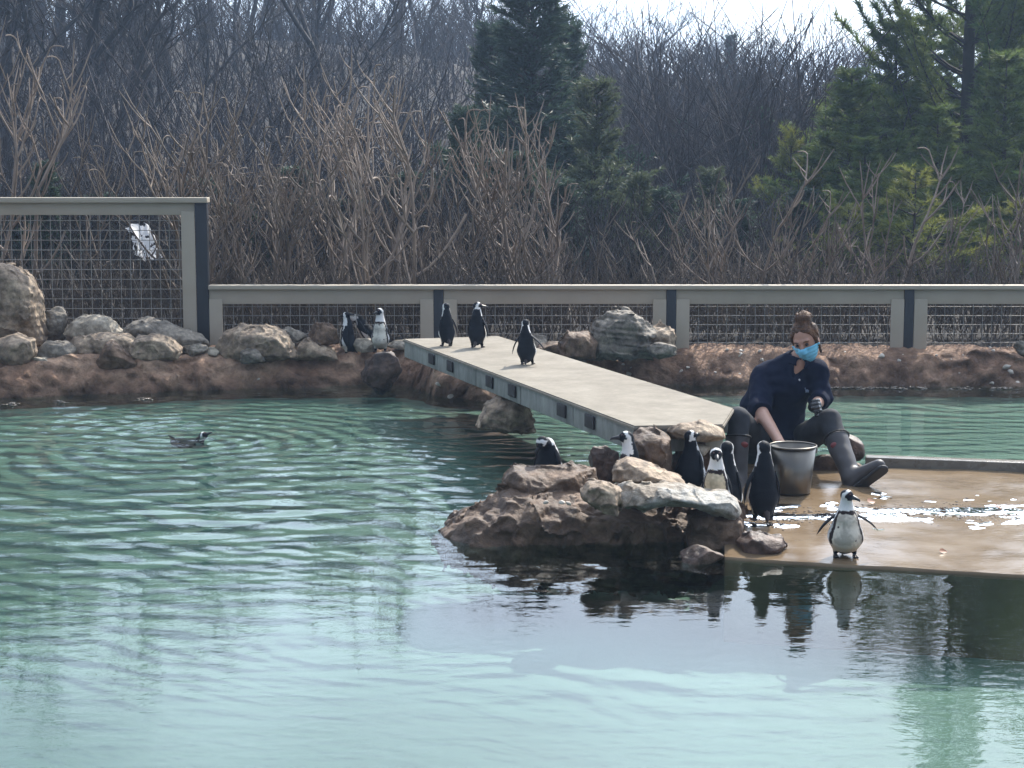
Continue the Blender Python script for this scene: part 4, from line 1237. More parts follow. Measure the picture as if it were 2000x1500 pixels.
J = {}
J['pel'] = at(1516, 866, 11.05)
J['hipR'] = at(1482, 872, 10.98); J['hipL'] = at(1553, 872, 10.98)
J['kneeR'] = at(1441, 818, 10.50); J['kneeL'] = at(1620, 822, 10.60)
J['ankR'] = at(1440, 938, 10.42); J['ankL'] = at(1665, 936, 10.32)
J['toeR'] = at(1438, 962, 10.22); J['toeL'] = at(1716, 910, 10.22)
J['waist'] = at(1520, 815, 11.0); J['chest'] = at(1534, 752, 10.9); J['upch'] = at(1546, 716, 10.86)
J['shR'] = at(1490, 738, 10.92); J['shL'] = at(1594, 722, 10.82)
J['neck'] = at(1560, 706, 10.82)
J['head'] = at(1573, 667, 10.80)
J['elR'] = at(1484, 800, 10.72); J['wrR'] = at(1524, 866, 10.32); J['haR'] = at(1535, 892, 10.22)
J['elL'] = at(1606, 778, 10.78); J['wrL'] = at(1588, 795, 10.56); J['haL'] = at(1602, 791, 10.47)
HEADR = rotz(R(-27)) @ roty(R(-11)) @ rotx(R(17))   # face turned to the photo's left and down
hc = J['head']
def hp(x, y, z): return hc + HEADR @ np.array([x, y, z])
person = empty('person', J['pel'] * [1, 1, 0] + [0, 0, 0.12], 'seated keeper in navy shirt, blue face mask and boots reaching into a bucket', 'person')
JB = J
def base_body(P):
    d = capsule(P, J['hipR'], J['hipL'], 0.10, 0.10)
    d = smin(d, capsule(P, J['pel'], J['waist'], 0.125, 0.115), 0.06)
    d = smin(d, capsule(P, J['waist'], J['chest'], 0.115, 0.130), 0.06)
    d = smin(d, capsule(P, J['chest'], J['upch'], 0.130, 0.075), 0.05)
    d = smin(d, capsule(P, J['shR'], J['upch'], 0.058, 0.065), 0.05)
    d = smin(d, capsule(P, J['shL'], J['upch'], 0.058, 0.065), 0.05)
    d = smin(d, capsule(P, J['upch'], J['neck'], 0.065, 0.052), 0.03)
    d = smin(d, capsule(P, J['neck'], hc + (J['neck'] - hc) * 0.3, 0.050, 0.050), 0.02)
    for s in 'RL':
        d = smin(d, capsule(P, J['sh' + s], J['el' + s], 0.052, 0.043), 0.03)
        d = smin(d, capsule(P, J['el' + s], J['wr' + s], 0.044, 0.029), 0.02)
        d = smin(d, capsule(P, J['hip' + s], J['knee' + s], 0.092, 0.064), 0.05)
        d = smin(d, capsule(P, J['knee' + s], J['ank' + s], 0.062, 0.042), 0.02)
        d = smin(d, capsule(P, J['ank' + s], J['toe' + s], 0.042, 0.032), 0.02)
    return d
def head_sdf(P):
    d = ellip(P, hp(0, 0.012, 0.025), (0.073, 0.092, 0.098), HEADR)
    d = smin(d, ellip(P, hp(0, -0.022, -0.055), (0.055, 0.062, 0.062), HEADR), 0.04)
    d = smin(d, capsule(P, hp(0, -0.086, 0.006), hp(0, -0.104, -0.030), 0.010, 0.014), 0.015)
    for sx in (-1, 1):
        d = smin(d, ellip(P, hp(sx * 0.075, 0.012, -0.012), (0.010, 0.020, 0.031), HEADR), 0.008)
        d = smin(d, capsule(P, hp(sx * 0.012, -0.083, 0.028), hp(sx * 0.048, -0.070, 0.030), 0.010, 0.008), 0.012)
        d = np.maximum(d, -(ellip(P, hp(sx * 0.031, -0.094, 0.006), (0.017, 0.012, 0.011), HEADR)))
    return d
def finger_hand(P, wr, ha, spread_dir, curl_dir, size=1.0, curl=0.6):
    """palm + five bent fingers"""
    ax = ha - wr; ax = ax / np.linalg.norm(ax)
    sd = spread_dir - ax * np.dot(spread_dir, ax); sd = sd / np.linalg.norm(sd)
    cl = curl_dir - ax * np.dot(curl_dir, ax); cl = cl - sd * np.dot(cl, sd); cl = cl / np.linalg.norm(cl)
    pm0 = wr + ax * 0.045 * size
    d = ellip(P, pm0, np.array([0.040, 0.016, 0.046]) * size, np.stack([sd, cl, ax], 1))
    d = smin(d, capsule(P, wr, pm0, 0.027 * size, 0.024 * size), 0.02)
    for i, (o_, ln) in enumerate(((-0.030, 0.062), (-0.010, 0.075), (0.010, 0.070), (0.029, 0.054))):
        r_ = wr + (ax * 0.078 + sd * o_) * size
        m_ = r_ + (ax * math.cos(curl) + cl * math.sin(curl)) * ln * 0.5 * size
        e_ = m_ + (ax * math.cos(2.1 * curl) + cl * math.sin(2.1 * curl)) * ln * 0.5 * size
        d = smin(d, np.minimum(capsule(P, r_, m_, 0.0092 * size, 0.0085 * size), capsule(P, m_, e_, 0.0085 * size, 0.0072 * size)), 0.005)
    t0 = wr + (ax * 0.030 - sd * 0.030) * size
    t1 = t0 + (ax * 0.6 - sd * 0.6 + cl * 0.4) * 0.035 * size
    t2 = t1 + (ax * 0.8 - sd * 0.1 + cl * 0.5) * 0.028 * size
    d = smin(d, np.minimum(capsule(P, t0, t1, 0.012 * size, 0.010 * size), capsule(P, t1, t2, 0.010 * size, 0.008 * size)), 0.006)
    return d
ex = np.array([1.0, 0, 0]); ey = np.array([0, 1.0, 0]); ez = np.array([0, 0, 1.0])
handR = lambda P: finger_hand(P, J['wrR'], J['haR'], ex * 0.8 + ey * 0.5, ey * -0.3 + ex * 0.9, 1.0, 0.5)
haL_dir = J['haL']
handL = lambda P: finger_hand(P, J['wrL'], J['haL'], ez * 0.8 - ey * 0.3, -ez * 0.7 - ey * 0.6, 1.05, 0.75)
def body_sdf(P):
    d = base_body(P)
    d = smin(d, head_sdf(P), 0.012)
    d = smin(d, handR(P), 0.008)
    return d
allp = np.array([v_ for v_ in J.values()])
lo = allp.min(0) - 0.16; hi = allp.max(0) + 0.16
v, fc = nets(body_sdf, lo, hi, 0.0085)
world_child('body', mesh('body', v, fc, [M['skin']]), person)
def garment(name, f, pts, pad, h, m_):
    pts = np.array(pts)
    v, fc = nets(f, pts.min(0) - pad, pts.max(0) + pad, h)
    return world_child(name, mesh(name, v, fc, [M[m_]]), person)
def halfspace(P, p, n):
    n = np.asarray(n, float); n = n / np.linalg.norm(n)
    return ((P - p) @ n.astype(np.float32))
def shirt(P):
    w_ = 0.010 * perlin(P * np.array([9, 9, 16.0])) + 0.004 * perlin(P * 26.0)
    hem = J['pel'] + np.array([0.0, -0.05, 0.0])
    d = capsule(P, J['pel'] + [0, 0, 0.03], J['waist'], 0.160, 0.150)
    d = smin(d, capsule(P, J['waist'], J['chest'], 0.150, 0.155), 0.06)
    d = smin(d, capsule(P, J['chest'], J['upch'], 0.150, 0.082), 0.05)
    d = smin(d, capsule(P, J['shR'], J['upch'], 0.070, 0.073), 0.06)
    d = smin(d, capsule(P, J['shL'], J['upch'], 0.068, 0.073), 0.06)
    d = smin(d, capsule(P, J['neck'] + [-0.03, 0.02, -0.02], J['shR'] + [0.03, 0, -0.01], 0.058, 0.070), 0.05)
    d = smin(d, capsule(P, at(1506, 738, 11.0), at(1480, 800, 11.02), 0.10, 0.115), 0.06)
    # loose belly fold hanging toward the lap
    d = smin(d, capsule(P, J['waist'] + [0.0, -0.08, -0.02], J['pel'] + [0.01, -0.17, 0.05], 0.10, 0.085), 0.06)
    eR = J['elR'] + (J['wrR'] - J['elR']) * 0.10
    d = smin(d, np.maximum(smin(capsule(P, J['shR'], J['elR'], 0.078, 0.072), capsule(P, J['elR'], J['wrR'], 0.070, 0.05), 0.02), halfspace(P, eR, J['wrR'] - J['elR'])), 0.03)
    eL = J['elL'] + (J['wrL'] - J['elL']) * 0.45
    d = smin(d, np.maximum(smin(capsule(P, J['shL'], J['elL'], 0.070, 0.060), capsule(P, J['elL'], J['wrL'], 0.060, 0.048), 0.02), halfspace(P, eL, J['wrL'] - J['elL'])), 0.03)
    d = d + w_
    # neck opening, deeper in front
    nk_ = J['neck'] + (hc - J['neck']) * 0.05
    d = np.maximum(d, -(capsule(P, nk_ + [0, 0.0, 0.0], nk_ + (hc - J['neck']) * 2, 0.060, 0.07)))
    vfront = capsule(P, J['neck'] + np.array([0, -0.06, -0.01]), J['upch'] + np.array([0.0, -0.11, -0.055]), 0.038, 0.008)
    d = np.maximum(d, -vfront)
    return d
garment('shirt', shirt, [J[k_] for k_ in ('pel', 'shR', 'shL', 'elR', 'elL', 'neck', 'hipR', 'hipL', 'wrL')], 0.2, 0.0085, 'navy')
# turned up collar, button and chest emblem
def collar(P):
    a = J['neck'] + np.array([0.0, 0.0, -0.002])
    q = P - a
    ax = (hc - J['neck']) / np.linalg.norm(hc - J['neck'])
    hgt_ = q @ ax.astype(np.float32)
    rad = np.linalg.norm(q - hgt_[:, None] * ax, axis=1)
    d = np.abs(rad - 0.071 - 0.35 * (0.02 - hgt_)) - 0.006
    d = np.maximum(d, np.abs(hgt_ - 0.004) - 0.026)
    gap = capsule(P, a + [0, -0.05, 0], a + [0, -0.13, -0.02], 0.03, 0.02)
    return np.maximum(d, -gap)
garment('collar', collar, [J['neck']], 0.13, 0.006, 'navy')
def place_on_shirt(px, py):
    d_ = 10.2
    P = np.array([at(px, py, q) for q in np.arange(10.3, 11.2, 0.004)], np.float32)
    s_ = shirt(P)
    i = np.argmax(s_ < 0)
    return P[i].astype(float)
bp2 = place_on_shirt(1561, 742)
ve, fe = ICO[2]
world_child('button', mesh('button', ve * np.array([0.007, 0.003, 0.007]) + bp2 + [0, -0.002, 0], fe, [M['white_plastic']]), person)
lg = place_on_shirt(1576, 762)
mb = MB()
for (a0, b0) in (((-0.014, 0.016), (-0.006, -0.014)), ((-0.006, -0.014), (0.0, 0.006)), ((0.0, 0.006), (0.006, -0.014)), ((0.006, -0.014), (0.014, 0.016))):
    mb.segs([lg + [a0[0], -0.004, a0[1]]], [lg + [b0[0], -0.004, b0[1]]], 0.0035, 0.0035, 5)
world_child('emblem', mb.mesh('emblem', [M['logo']], True), person)
def legs(P):
    w_ = 0.005 * perlin(P * np.array([12, 12, 20.0]))
    d = capsule(P, J['hipR'], J['hipL'], 0.118, 0.118)
    for s in 'RL':
        d = smin(d, capsule(P, J['hip' + s], J['knee' + s], 0.104, 0.073), 0.05)
        e_ = J['knee' + s] + (J['ank' + s] - J['knee' + s]) * 0.5
        d = smin(d, np.maximum(capsule(P, J['knee' + s], J['ank' + s], 0.070, 0.052), halfspace(P, e_, J['ank' + s] - J['knee' + s])), 0.02)
    return d + w_
garment('leggings', legs, [J[k_] for k_ in ('hipR', 'hipL', 'kneeR', 'kneeL', 'ankR', 'ankL')], 0.15, 0.0085, 'leggings')
for s in 'RL':
    kn, an, to = J['knee' + s], J['ank' + s], J['toe' + s]
    top_ = kn + (an - kn) * 0.30
    heel = an + (an - kn) / np.linalg.norm(an - kn) * 0.040 - (to - an) / np.linalg.norm(to - an) * 0.015
    def boot(P):
        d = np.maximum(capsule(P, kn, an, 0.080, 0.056), -halfspace(P, top_, an - kn))
        d = smin(d, capsule(P, an, to, 0.054, 0.040), 0.03)
        d = smin(d, capsule(P, an, heel, 0.050, 0.040), 0.02)
        return d + 0.004 * perlin(P * np.array([10, 10, 18.0]))
    o = garment('boot', boot, [top_, an, to, heel], 0.13, 0.0075, 'boot')
    # cuff and sole are sub-parts of the boot
    axd = (an - kn) / np.linalg.norm(an - kn)
    ring = np.cross(axd, ey); ring /= np.linalg.norm(ring); r3 = np.cross(axd, ring)
    th = np.linspace(0, 2 * math.pi, 33)
    mb = MB(); mb.path(np.array([top_ + 0.078 * (math.cos(q) * ring + math.sin(q) * r3) for q in th]), 0.006, 6, False)
    oc = link('cuff', mb.mesh('cuff', [M['sole']], True), o)
    dn = axd * 0.0
    fdir = (to - heel) / np.linalg.norm(to - heel)
    nd = axd - fdir * np.dot(axd, fdir); nd /= np.linalg.norm(nd)
    def sole(P):
        d = capsule(P, heel + nd * 0.030, to + nd * 0.030, 0.040, 0.046)
        return np.maximum(d, np.abs((P - heel - nd * 0.040) @ nd.astype(np.float32)) - 0.010)
    pts = np.array([heel, to])
    v, fc = nets(sole, pts.min(0) - 0.1, pts.max(0) + 0.1, 0.006)
    link('sole', mesh('sole', v, fc, [M['sole']]), o)
    pc = kn + (an - kn) * 0.40 + (np.array([0.030, -0.060, 0]) if s == 'R' else np.array([-0.034, -0.060, 0]))
    v, fc = ICO[3]
    link('patch', mesh('patch', v * np.array([0.026, 0.014, 0.020]) + pc, fc, [M['red']]), o)
v, fc = nets(lambda P: handL(P) - 0.003, np.minimum(J['wrL'], J['haL']) - 0.14, np.maximum(J['wrL'], J['haL']) + 0.14, 0.004)
world_child('glove', mesh('glove', v, fc, [M['glove']]), person)
def mask(P):
    d = np.abs(head_sdf(P) - 0.007) - 0.0035
    q = (P - hc) @ HEADR.astype(np.float32)
    yy = q[:, 2]
    d = np.maximum(d, yy - (-0.006 - 0.10 * np.abs(q[:, 0])))
    d = np.maximum(d, -(yy + 0.118))
    d = np.maximum(d, q[:, 1] - (0.0 - 0.25 * np.abs(yy + 0.05)))
    return d - 0.0012 * np.sin(yy * 260)
v, fc = nets(mask, hc - 0.17, hc + 0.17, 0.0045)
mo = world_child('face_mask', mesh('face_mask', v, fc, [M['mask']]), person)
mb = MB()
for sx in (-1, 1):
    mb.path([hp(sx * 0.067, -0.022, -0.015), hp(sx * 0.076, -0.002, 0.006), hp(sx * 0.082, 0.02, 0.012)], 0.0022, 5)
    mb.path([hp(sx * 0.062, -0.022, -0.070), hp(sx * 0.074, 0.0, -0.045), hp(sx * 0.080, 0.02, -0.035)], 0.0022, 5)
link('ear_loop', mb.mesh('ear_loop', [M['white_plastic']], True), mo)
for sx in (-1, 1):
    ve, fe = ICO[3]
    world_child('eye', mesh('eye', ve * 0.0105 + hp(sx * 0.031, -0.076, 0.006), fe, [M['eye']]), person)
    mb = MB(); mb.path([hp(sx * 0.014, -0.089, 0.024), hp(sx * 0.031, -0.089, 0.031), hp(sx * 0.050, -0.074, 0.026)], [0.003, 0.0045, 0.002], 5)
    world_child('eyebrow', mb.mesh('eyebrow', [M['hair']], True), person)
def hair(P):
    q = (P - hc) @ HEADR.astype(np.float32)
    nzr = 0.010 * perlin(q * np.array([40, 14, 14.0])) + 0.005 * perlin(q * np.array([90, 30, 30.0]))
    cap = ellip(P, hp(0, 0.020, 0.032), (0.088, 0.100, 0.104), HEADR)
    front = q[:, 1] + 0.052 - 0.55 * np.clip(q[:, 2] - 0.055, -0.06, 1)    # keep behind hairline
    hl = np.maximum(cap, -(q[:, 1] + 0.030 + 0.55 * np.clip(q[:, 2] - 0.030, -0.02, 0.2)))
    hl = np.maximum(hl, -(q[:, 2] + 0.095))
    bun = ellip(P, hp(0.020, 0.026, 0.146), (0.054, 0.050, 0.040), HEADR)
    twist = np.abs(bun) * 1.0
    d = smin(hl, bun, 0.018)
    d = smin(d, ellip(P, hp(0.012, 0.022, 0.122), (0.045, 0.05, 0.03), HEADR), 0.02)
    # loose lock beside the ear
    d = smin(d, capsule(P, hp(0.074, -0.012, 0.02), hp(0.078, 0.004, -0.085), 0.014, 0.006), 0.01)
    d = smin(d, capsule(P, hp(-0.072, -0.012, 0.02), hp(-0.074, 0.0, -0.05), 0.012, 0.004), 0.01)
    return d + nzr
v, fc = nets(hair, hc - 0.19, hc + np.array([0.19, 0.19, 0.24]), 0.0048)
ho = world_child('hair', mesh('hair', v, fc, [M['hair']]), person)
# flyaway strands
r3_ = np.random.default_rng(8)
mb = MB()
for k in range(130):
    a_ = r3_.uniform(0, 2 * math.pi)
    if k < 60:
        c_ = np.array([0.020 + 0.050 * math.cos(a_), 0.02 + 0.02 * r3_.normal(), 0.146 + 0.038 * math.sin(a_)])
        o_ = np.array([math.cos(a_), r3_.normal() * 0.3, math.sin(a_) + 0.3]) * r3_.uniform(0.006, 0.018)
    else:
        c_ = np.array([0.082 * math.cos(a_), 0.03, 0.03 + 0.098 * math.sin(a_)])
        o_ = np.array([math.cos(a_), r3_.normal() * 0.3, math.sin(a_)]) * r3_.uniform(0.008, 0.02) + np.array([0, 0, r3_.uniform(-0.02, 0.02)])
    p0, p1 = hp(*c_), hp(*(c_ + o_))
    mid_ = (p0 + p1) / 2 + r3_.normal(size=3) * 0.005
    mb.segs([p0, mid_], [mid_, p1], 0.0012, 0.0009, 3)
tag(link('stray_hair', mb.mesh('stray_hair', [M['hair']], True), ho), kind='stuff')

#@@VEG
# ------------------------------------------------------------------ vegetation behind the fence
def gz(x, y):
    return float(hill_h(np.array([float(x)]), np.array([float(y)]))[0])

vr = np.random.default_rng(17)

def curve_branch(p, d, ln, r0, r1, up, n, wob, out_):
    """polyline bending upward; appends segments to out_ and returns the points"""
    pts = [p]; d = d / np.linalg.norm(d)
    for i in range(n):
        d = d + np.array([0, 0, up / n]) + vr.normal(size=3) * wob
        d = d / np.linalg.norm(d)
        p = p + d * ln / n
        pts.append(p)
    rad = np.linspace(r0, r1, n + 1)
    for i in range(n):
        out_.append((pts[i], pts[i + 1], rad[i], rad[i + 1]))
    return pts, d

def sumac_mesh(name, nst, spread, hk, forks=2):
    """stag-horn like clump about 1 unit tall"""
    sg_ = []
    for s in range(nst):
        a = vr.uniform(0, 2 * math.pi)
        base = np.array([math.cos(a), math.sin(a), 0]) * vr.uniform(0, spread)
        d0 = np.array([math.cos(a) * 0.22, math.sin(a) * 0.22, 1.0]) + vr.normal(size=3) * 0.10
        hh = vr.uniform(0.5, 1.0)
        trunk_l = hh * vr.uniform(0.35, 0.6)
        pts, d = curve_branch(base, d0, trunk_l, 0.0085 * hh + 0.0015, 0.0070 * hh, 0.25, 5, 0.05, sg_)
        def fork(p, d, ln, r, lev):
            nb = vr.integers(2, 4)
            for b in range(nb):
                az = vr.uniform(0, 2 * math.pi)
                dd = d * 0.8 + np.array([math.cos(az), math.sin(az), 0.1]) * vr.uniform(0.45, 0.85)
                l2 = ln * vr.uniform(0.7, 1.15)
                q, d2 = curve_branch(p, dd, l2, r, r * 0.72, vr.uniform(0.35, 0.95), 5, 0.06, sg_)
                if lev > 0 and vr.random() < 0.85:
                    fork(q[-1], d2, l2 * 0.75, r * 0.74, lev - 1)
                else:
                    # hooked or straight tip
                    if vr.random() < hk:
                        hd = np.array([math.cos(az + 1), math.sin(az + 1), 0])
                        p3 = q[-1]; dd3 = d2.copy()
                        for i in range(4):
                            dd3 = dd3 + hd * 0.55 - np.array([0, 0, 0.28]); dd3 /= np.linalg.norm(dd3)
                            p4 = p3 + dd3 * 0.014
                            sg_.append((p3, p4, r * 0.85, r * 0.7)); p3 = p4
                    else:
                        e = q[-1] + d2 * 0.05
                        sg_.append((q[-1], e, r * 0.82, r * 0.3))
                # side twig
                if vr.random() < 0.6:
                    j = vr.integers(1, len(q) - 1)
                    az2 = vr.uniform(0, 2 * math.pi)
                    curve_branch(q[j], np.array([math.cos(az2), math.sin(az2), 0.5]), ln * vr.uniform(0.3, 0.7), r * 0.7, r * 0.5, 1.0, 4, 0.06, sg_)
        fork(pts[-1], d, hh * vr.uniform(0.22, 0.34), 0.0062 * hh, forks - 1)
        for q in range(vr.integers(1, 3)):
            j = vr.integers(2, 5)
            az2 = vr.uniform(0, 2 * math.pi)
            curve_branch(pts[j], np.array([math.cos(az2), math.sin(az2), 0.4]), hh * vr.uniform(0.2, 0.4), 0.0056 * hh, 0.0042 * hh, 1.2, 5, 0.05, sg_)
    A = np.array([q[0] for q in sg_]); B_ = np.array([q[1] for q in sg_])
    v, f = seg_mesh(A, B_, [q[2] for q in sg_], [q[3] for q in sg_], 5)
    return mesh(name, v, f, [M['sumac_bark']])

tall_protos = [sumac_mesh('sumac', 2, 0.08, 0.22, 3) for _ in range(7)]
bushy_protos = [sumac_mesh('sumac', 4, 0.20, 0.10, 2) for _ in range(7)]
straight_protos = [sumac_mesh('sumac', 2, 0.12, 0.05, 2) for _ in range(5)]
def top_y(px):
    """height of the shrub tips in the photograph"""
    return np.interp(px, [-300, 0, 150, 300, 400, 520, 620, 700, 800, 880, 960, 1080, 1160, 1230, 1300, 1400, 1480, 1560, 1620, 1730, 1800, 1870, 1950, 2300],
                         [20, 30, 70, 110, 180, 220, 170, 130, 110, 230, 280, 140, 150, 330, 420, 150, 260, 290, 330, 130, 260, 190, 200, 200])
def zone(px, kind):
    if px < 400: w_ = 'behind the tall mesh fence'
    elif px < 866: w_ = 'behind the first low fence panel'
    elif px < 1320: w_ = 'behind the fence panel past the footbridge'
    elif px < 1783: w_ = 'behind the fence panel that backs the keeper'
    else: w_ = 'behind the last fence panel before the pines'
    return kind + ' ' + w_, 'sumac shrubs ' + w_
npl = 0
for k in range(140):
    px = vr.uniform(-160, 1080) if k < 88 else vr.uniform(1080, 2160)
    if px < 430 and vr.random() < 0.45: px = vr.uniform(430, 1080)
    d = 16.5 + 3.7 * vr.random() ** 1.3
    c = at(px, 500, d)
    g = 0.30
    ty = top_y(px)
    far = k % 2
    if far == 0:
        ty2 = ty + vr.uniform(-25, 70); pr = (tall_protos if px < 1050 else straight_protos)
        kd = 'tall bare sumac with hooked tips' if px < 1050 else 'tall bare sumac with straight forked stems'
    else:
        ty2 = ty + (540 - ty) * vr.uniform(0.42, 0.92); pr = bushy_protos
        kd = 'low bushy clump of bare sumac stems'
    zt = at(px, ty2, d)[2]
    hgt_ = zt - g
    o = link('sumac_shrub', pr[vr.integers(len(pr))], None, (c[0], c[1], g - 0.02), (0, 0, vr.uniform(0, 6.28)))
    sc = hgt_ * vr.uniform(0.95, 1.1)
    wd_ = max(1.6, min(sc, 2.6)) * (1.0 if far == 0 else 0.9)
    o.scale = (wd_, wd_, sc)
    lab, grp = zone(px, kd)
    tag(o, lab, 'shrub', grp)

# dry brush and dead stalks at the foot of the shrubs
A, B_, ra_ = [], [], []
for k in range(6200):
    px = vr.uniform(-200, 2200); d = 16.2 + 4.3 * vr.random() if k < 4200 else 16.12 + 0.5 * vr.random()
    c = at(px, 600, d)
    h0 = vr.uniform(0.15, 0.85) * (0.5 if d < 16.3 else 1)
    p = np.array([c[0], c[1], 0.28 + vr.uniform(0, 0.2)])
    dr = np.array([vr.normal() * 0.35, vr.normal() * 0.3, 1.0]); dr /= np.linalg.norm(dr)
    m_ = p + dr * h0 * 0.55
    e = m_ + (dr + np.array([vr.normal() * 0.3, vr.normal() * 0.2, -0.05])) * h0 * 0.45
    A += [p, m_]; B_ += [m_, e]; ra_ += [0.0045, 0.0038]
v, f = seg_mesh(A, B_, np.array(ra_), np.array(ra_) * 0.75, 3)
tag(link('brush', mesh('brush', v, f, [M['dry']])), 'tangle of dead stalks and dry brush behind the fence', 'brush', None, 'stuff')
# thicket added as a dark mass for the deep shade behind the stems
A, B_, ra_ = [], [], []
for k in range(6200):
    px = vr.uniform(-250, 1050) if k < 5000 else vr.uniform(1050, 1560); d = 20.3 + 4 * vr.random()
    c = at(px, 560, d)
    g = gz(c[0], c[1])
    h0 = vr.uniform(0.4, 1.2 if px > 1000 else 1.5)
    p = np.array([c[0], c[1], g + vr.uniform(0, 0.3)])
    dr = np.array([vr.normal() * 0.4, vr.normal() * 0.3, 1.0]); dr /= np.linalg.norm(dr)
    m_ = p + dr * h0 * 0.5
    e = m_ + (dr + np.array([vr.normal() * 0.45, vr.normal() * 0.3, 0.0])) * h0 * 0.5
    A += [p, m_]; B_ += [m_, e]; ra_ += [0.011, 0.008]
v, f = seg_mesh(A, B_, np.array(ra_), np.array(ra_) * 0.6, 3)
tag(link('thicket', mesh('thicket', v, f, [M['bark']])), 'dark thicket of bare twigs added for the deep shade behind the sumacs', 'thicket', None, 'stuff')

def bare_tree(seed, vase=0.5, twigs=3, levels=5):
    """unit height bare deciduous tree: (trunk mesh, crown mesh)"""
    r = np.random.default_rng(seed)
    big, fine = [], []
    def grow(p, d, ln, rad, lev):
        n = 4 if lev >= 2 else 3
        q = p; dd = d
        tgt = big if lev >= levels - 1 else fine
        pts = [p]
        for i in range(n):
            dd = dd + r.normal(size=3) * (0.10 if lev >= levels - 1 else 0.16) + np.array([0, 0, 0.06])
            dd = dd / np.linalg.norm(dd)
            q2 = q + dd * ln / n
            tgt.append((q, q2, rad * (1 - 0.35 * i / n), rad * (1 - 0.35 * (i + 1) / n)))
            q = q2; pts.append(q)
        if lev == 0: return
        nb = 2 if lev >= levels - 1 else r.integers(2, 4)
        for b in range(nb):
            a = r.uniform(0, 2 * math.pi); sp_ = r.uniform(0.25, 0.65) * (vase + 0.5)
            side = np.array([math.cos(a), math.sin(a), 0.1])
            grow(q, dd + side * sp_, ln * r.uniform(0.62, 0.85), rad * 0.62, lev - 1)
        if lev <= levels - 1:
            for b in range(twigs - 1):
                j = r.integers(1, len(pts))
                a = r.uniform(0, 2 * math.pi)
                grow(pts[j], dd * 0.5 + np.array([math.cos(a), math.sin(a), 0.3]) * 0.7, ln * r.uniform(0.4, 0.6), rad * 0.42, max(lev - 2, 0))
    grow(np.array([0, 0, 0.0]), np.array([0, 0, 1.0]), 0.30, 0.017, levels)
    zmax = max(q[1][2] for q in big + fine)
    res = []
    for ss, k in ((big, 6), (fine, 3)):
        A = np.array([q[0] for q in ss]) / zmax; B_ = np.array([q[1] for q in ss]) / zmax
        res.append((A, B_, np.array([q[2] for q in ss]) / zmax, np.array([q[3] for q in ss]) / zmax, k))
    return res

def tree_meshes(seed, vase, twigs, levels, m_, rmin):
    out_ = []
    for nm, (A, B_, r0, r1, k) in zip(('trunk', 'crown'), bare_tree(seed, vase, twigs, levels)):
        v, f = seg_mesh(A, B_, np.maximum(r0, rmin), np.maximum(r1, rmin), k)
        out_.append(mesh(nm, v, f, [m_]))
    return out_
near_t = [tree_meshes(100 + k, 0.55, 4, 5, M['bark'], 0.0008) for k in range(5)]
far_t = [tree_meshes(200 + k, 0.62, 4, 5, M['bark_far'], 0.0011) for k in range(5)]

def bare(pair, x, y, h_, label, group, wide=1.0):
    root = empty('bare_tree', (x, y, gz(x, y) - 0.1), label, 'tree', group, vr.uniform(0, 6.28))
    root.scale = (h_ * wide, h_ * wide, h_)
    link('trunk', pair[0], root)
    link('crown', pair[1], root)
    return root
# nearer wood on the left slope
for k in range(144):
    px = vr.uniform(-350, 1010) if k < 108 else vr.uniform(1000, 1700)
    d = 31 + 58 * vr.random() ** 0.9
    if px > 820 and d < 42: d += 22
    c = at(px, 300, d)
    g = gz(c[0], c[1])
    if px > 1000:
        if px < 1150: px += 250
        d = vr.uniform(36, 95); c = at(px, 300, d); g = gz(c[0], c[1])
        topy = vr.uniform(205, 310)
    else:
        topy = vr.uniform(-300, 40) if px > 130 else vr.uniform(-520, -150)
        topy += smooth(750, 1000, np.array(px)) * 220
    h_ = at(px, float(topy), d)[2] - g
    bare(near_t[vr.integers(5)], c[0], c[1], max(h_, 2.5), 'bare tree in the dense wood on the slope' if px < 1010 else 'slender bare tree in the hollow between the evergreens', 'bare trees of the near wood' if px < 1010 else 'bare trees in the hollow', vr.uniform(0.9, 1.25))
# skyline trees
for k in range(110):
    px = vr.uniform(1030, 1720) if k < 90 else vr.uniform(-100, 1030)
    d = vr.uniform(115, 190)
    c = at(px, 200, d); g = gz(c[0], c[1])
    topy = vr.uniform(60, 150) if px > 1030 else vr.uniform(-20, 80)
    h_ = at(px, topy, d)[2] - g
    if h_ < 2: continue
    bare(far_t[vr.integers(5)], c[0], c[1], h_, 'distant bare tree on the skyline', 'bare trees on the far skyline', vr.uniform(1.0, 1.5))
# the big spreading tree against the sky and its two neighbours
for px, ty, d, wd_, lab in ((1280, -5, 120, 1.15, 'large spreading bare tree standing alone against the bright sky'), (1385, 25, 130, 1.1, 'rounded bare tree next to the dark distant conifer'), (1180, 0, 125, 0.9, 'narrow bare tree between the dark evergreen and the large spreading tree')):
    c = at(px, 200, d); g = gz(c[0], c[1])
    bare(far_t[0 if px == 1280 else (2 if px == 1385 else 3)], c[0], c[1], at(px, ty, d)[2] - g, lab, None, wd_)

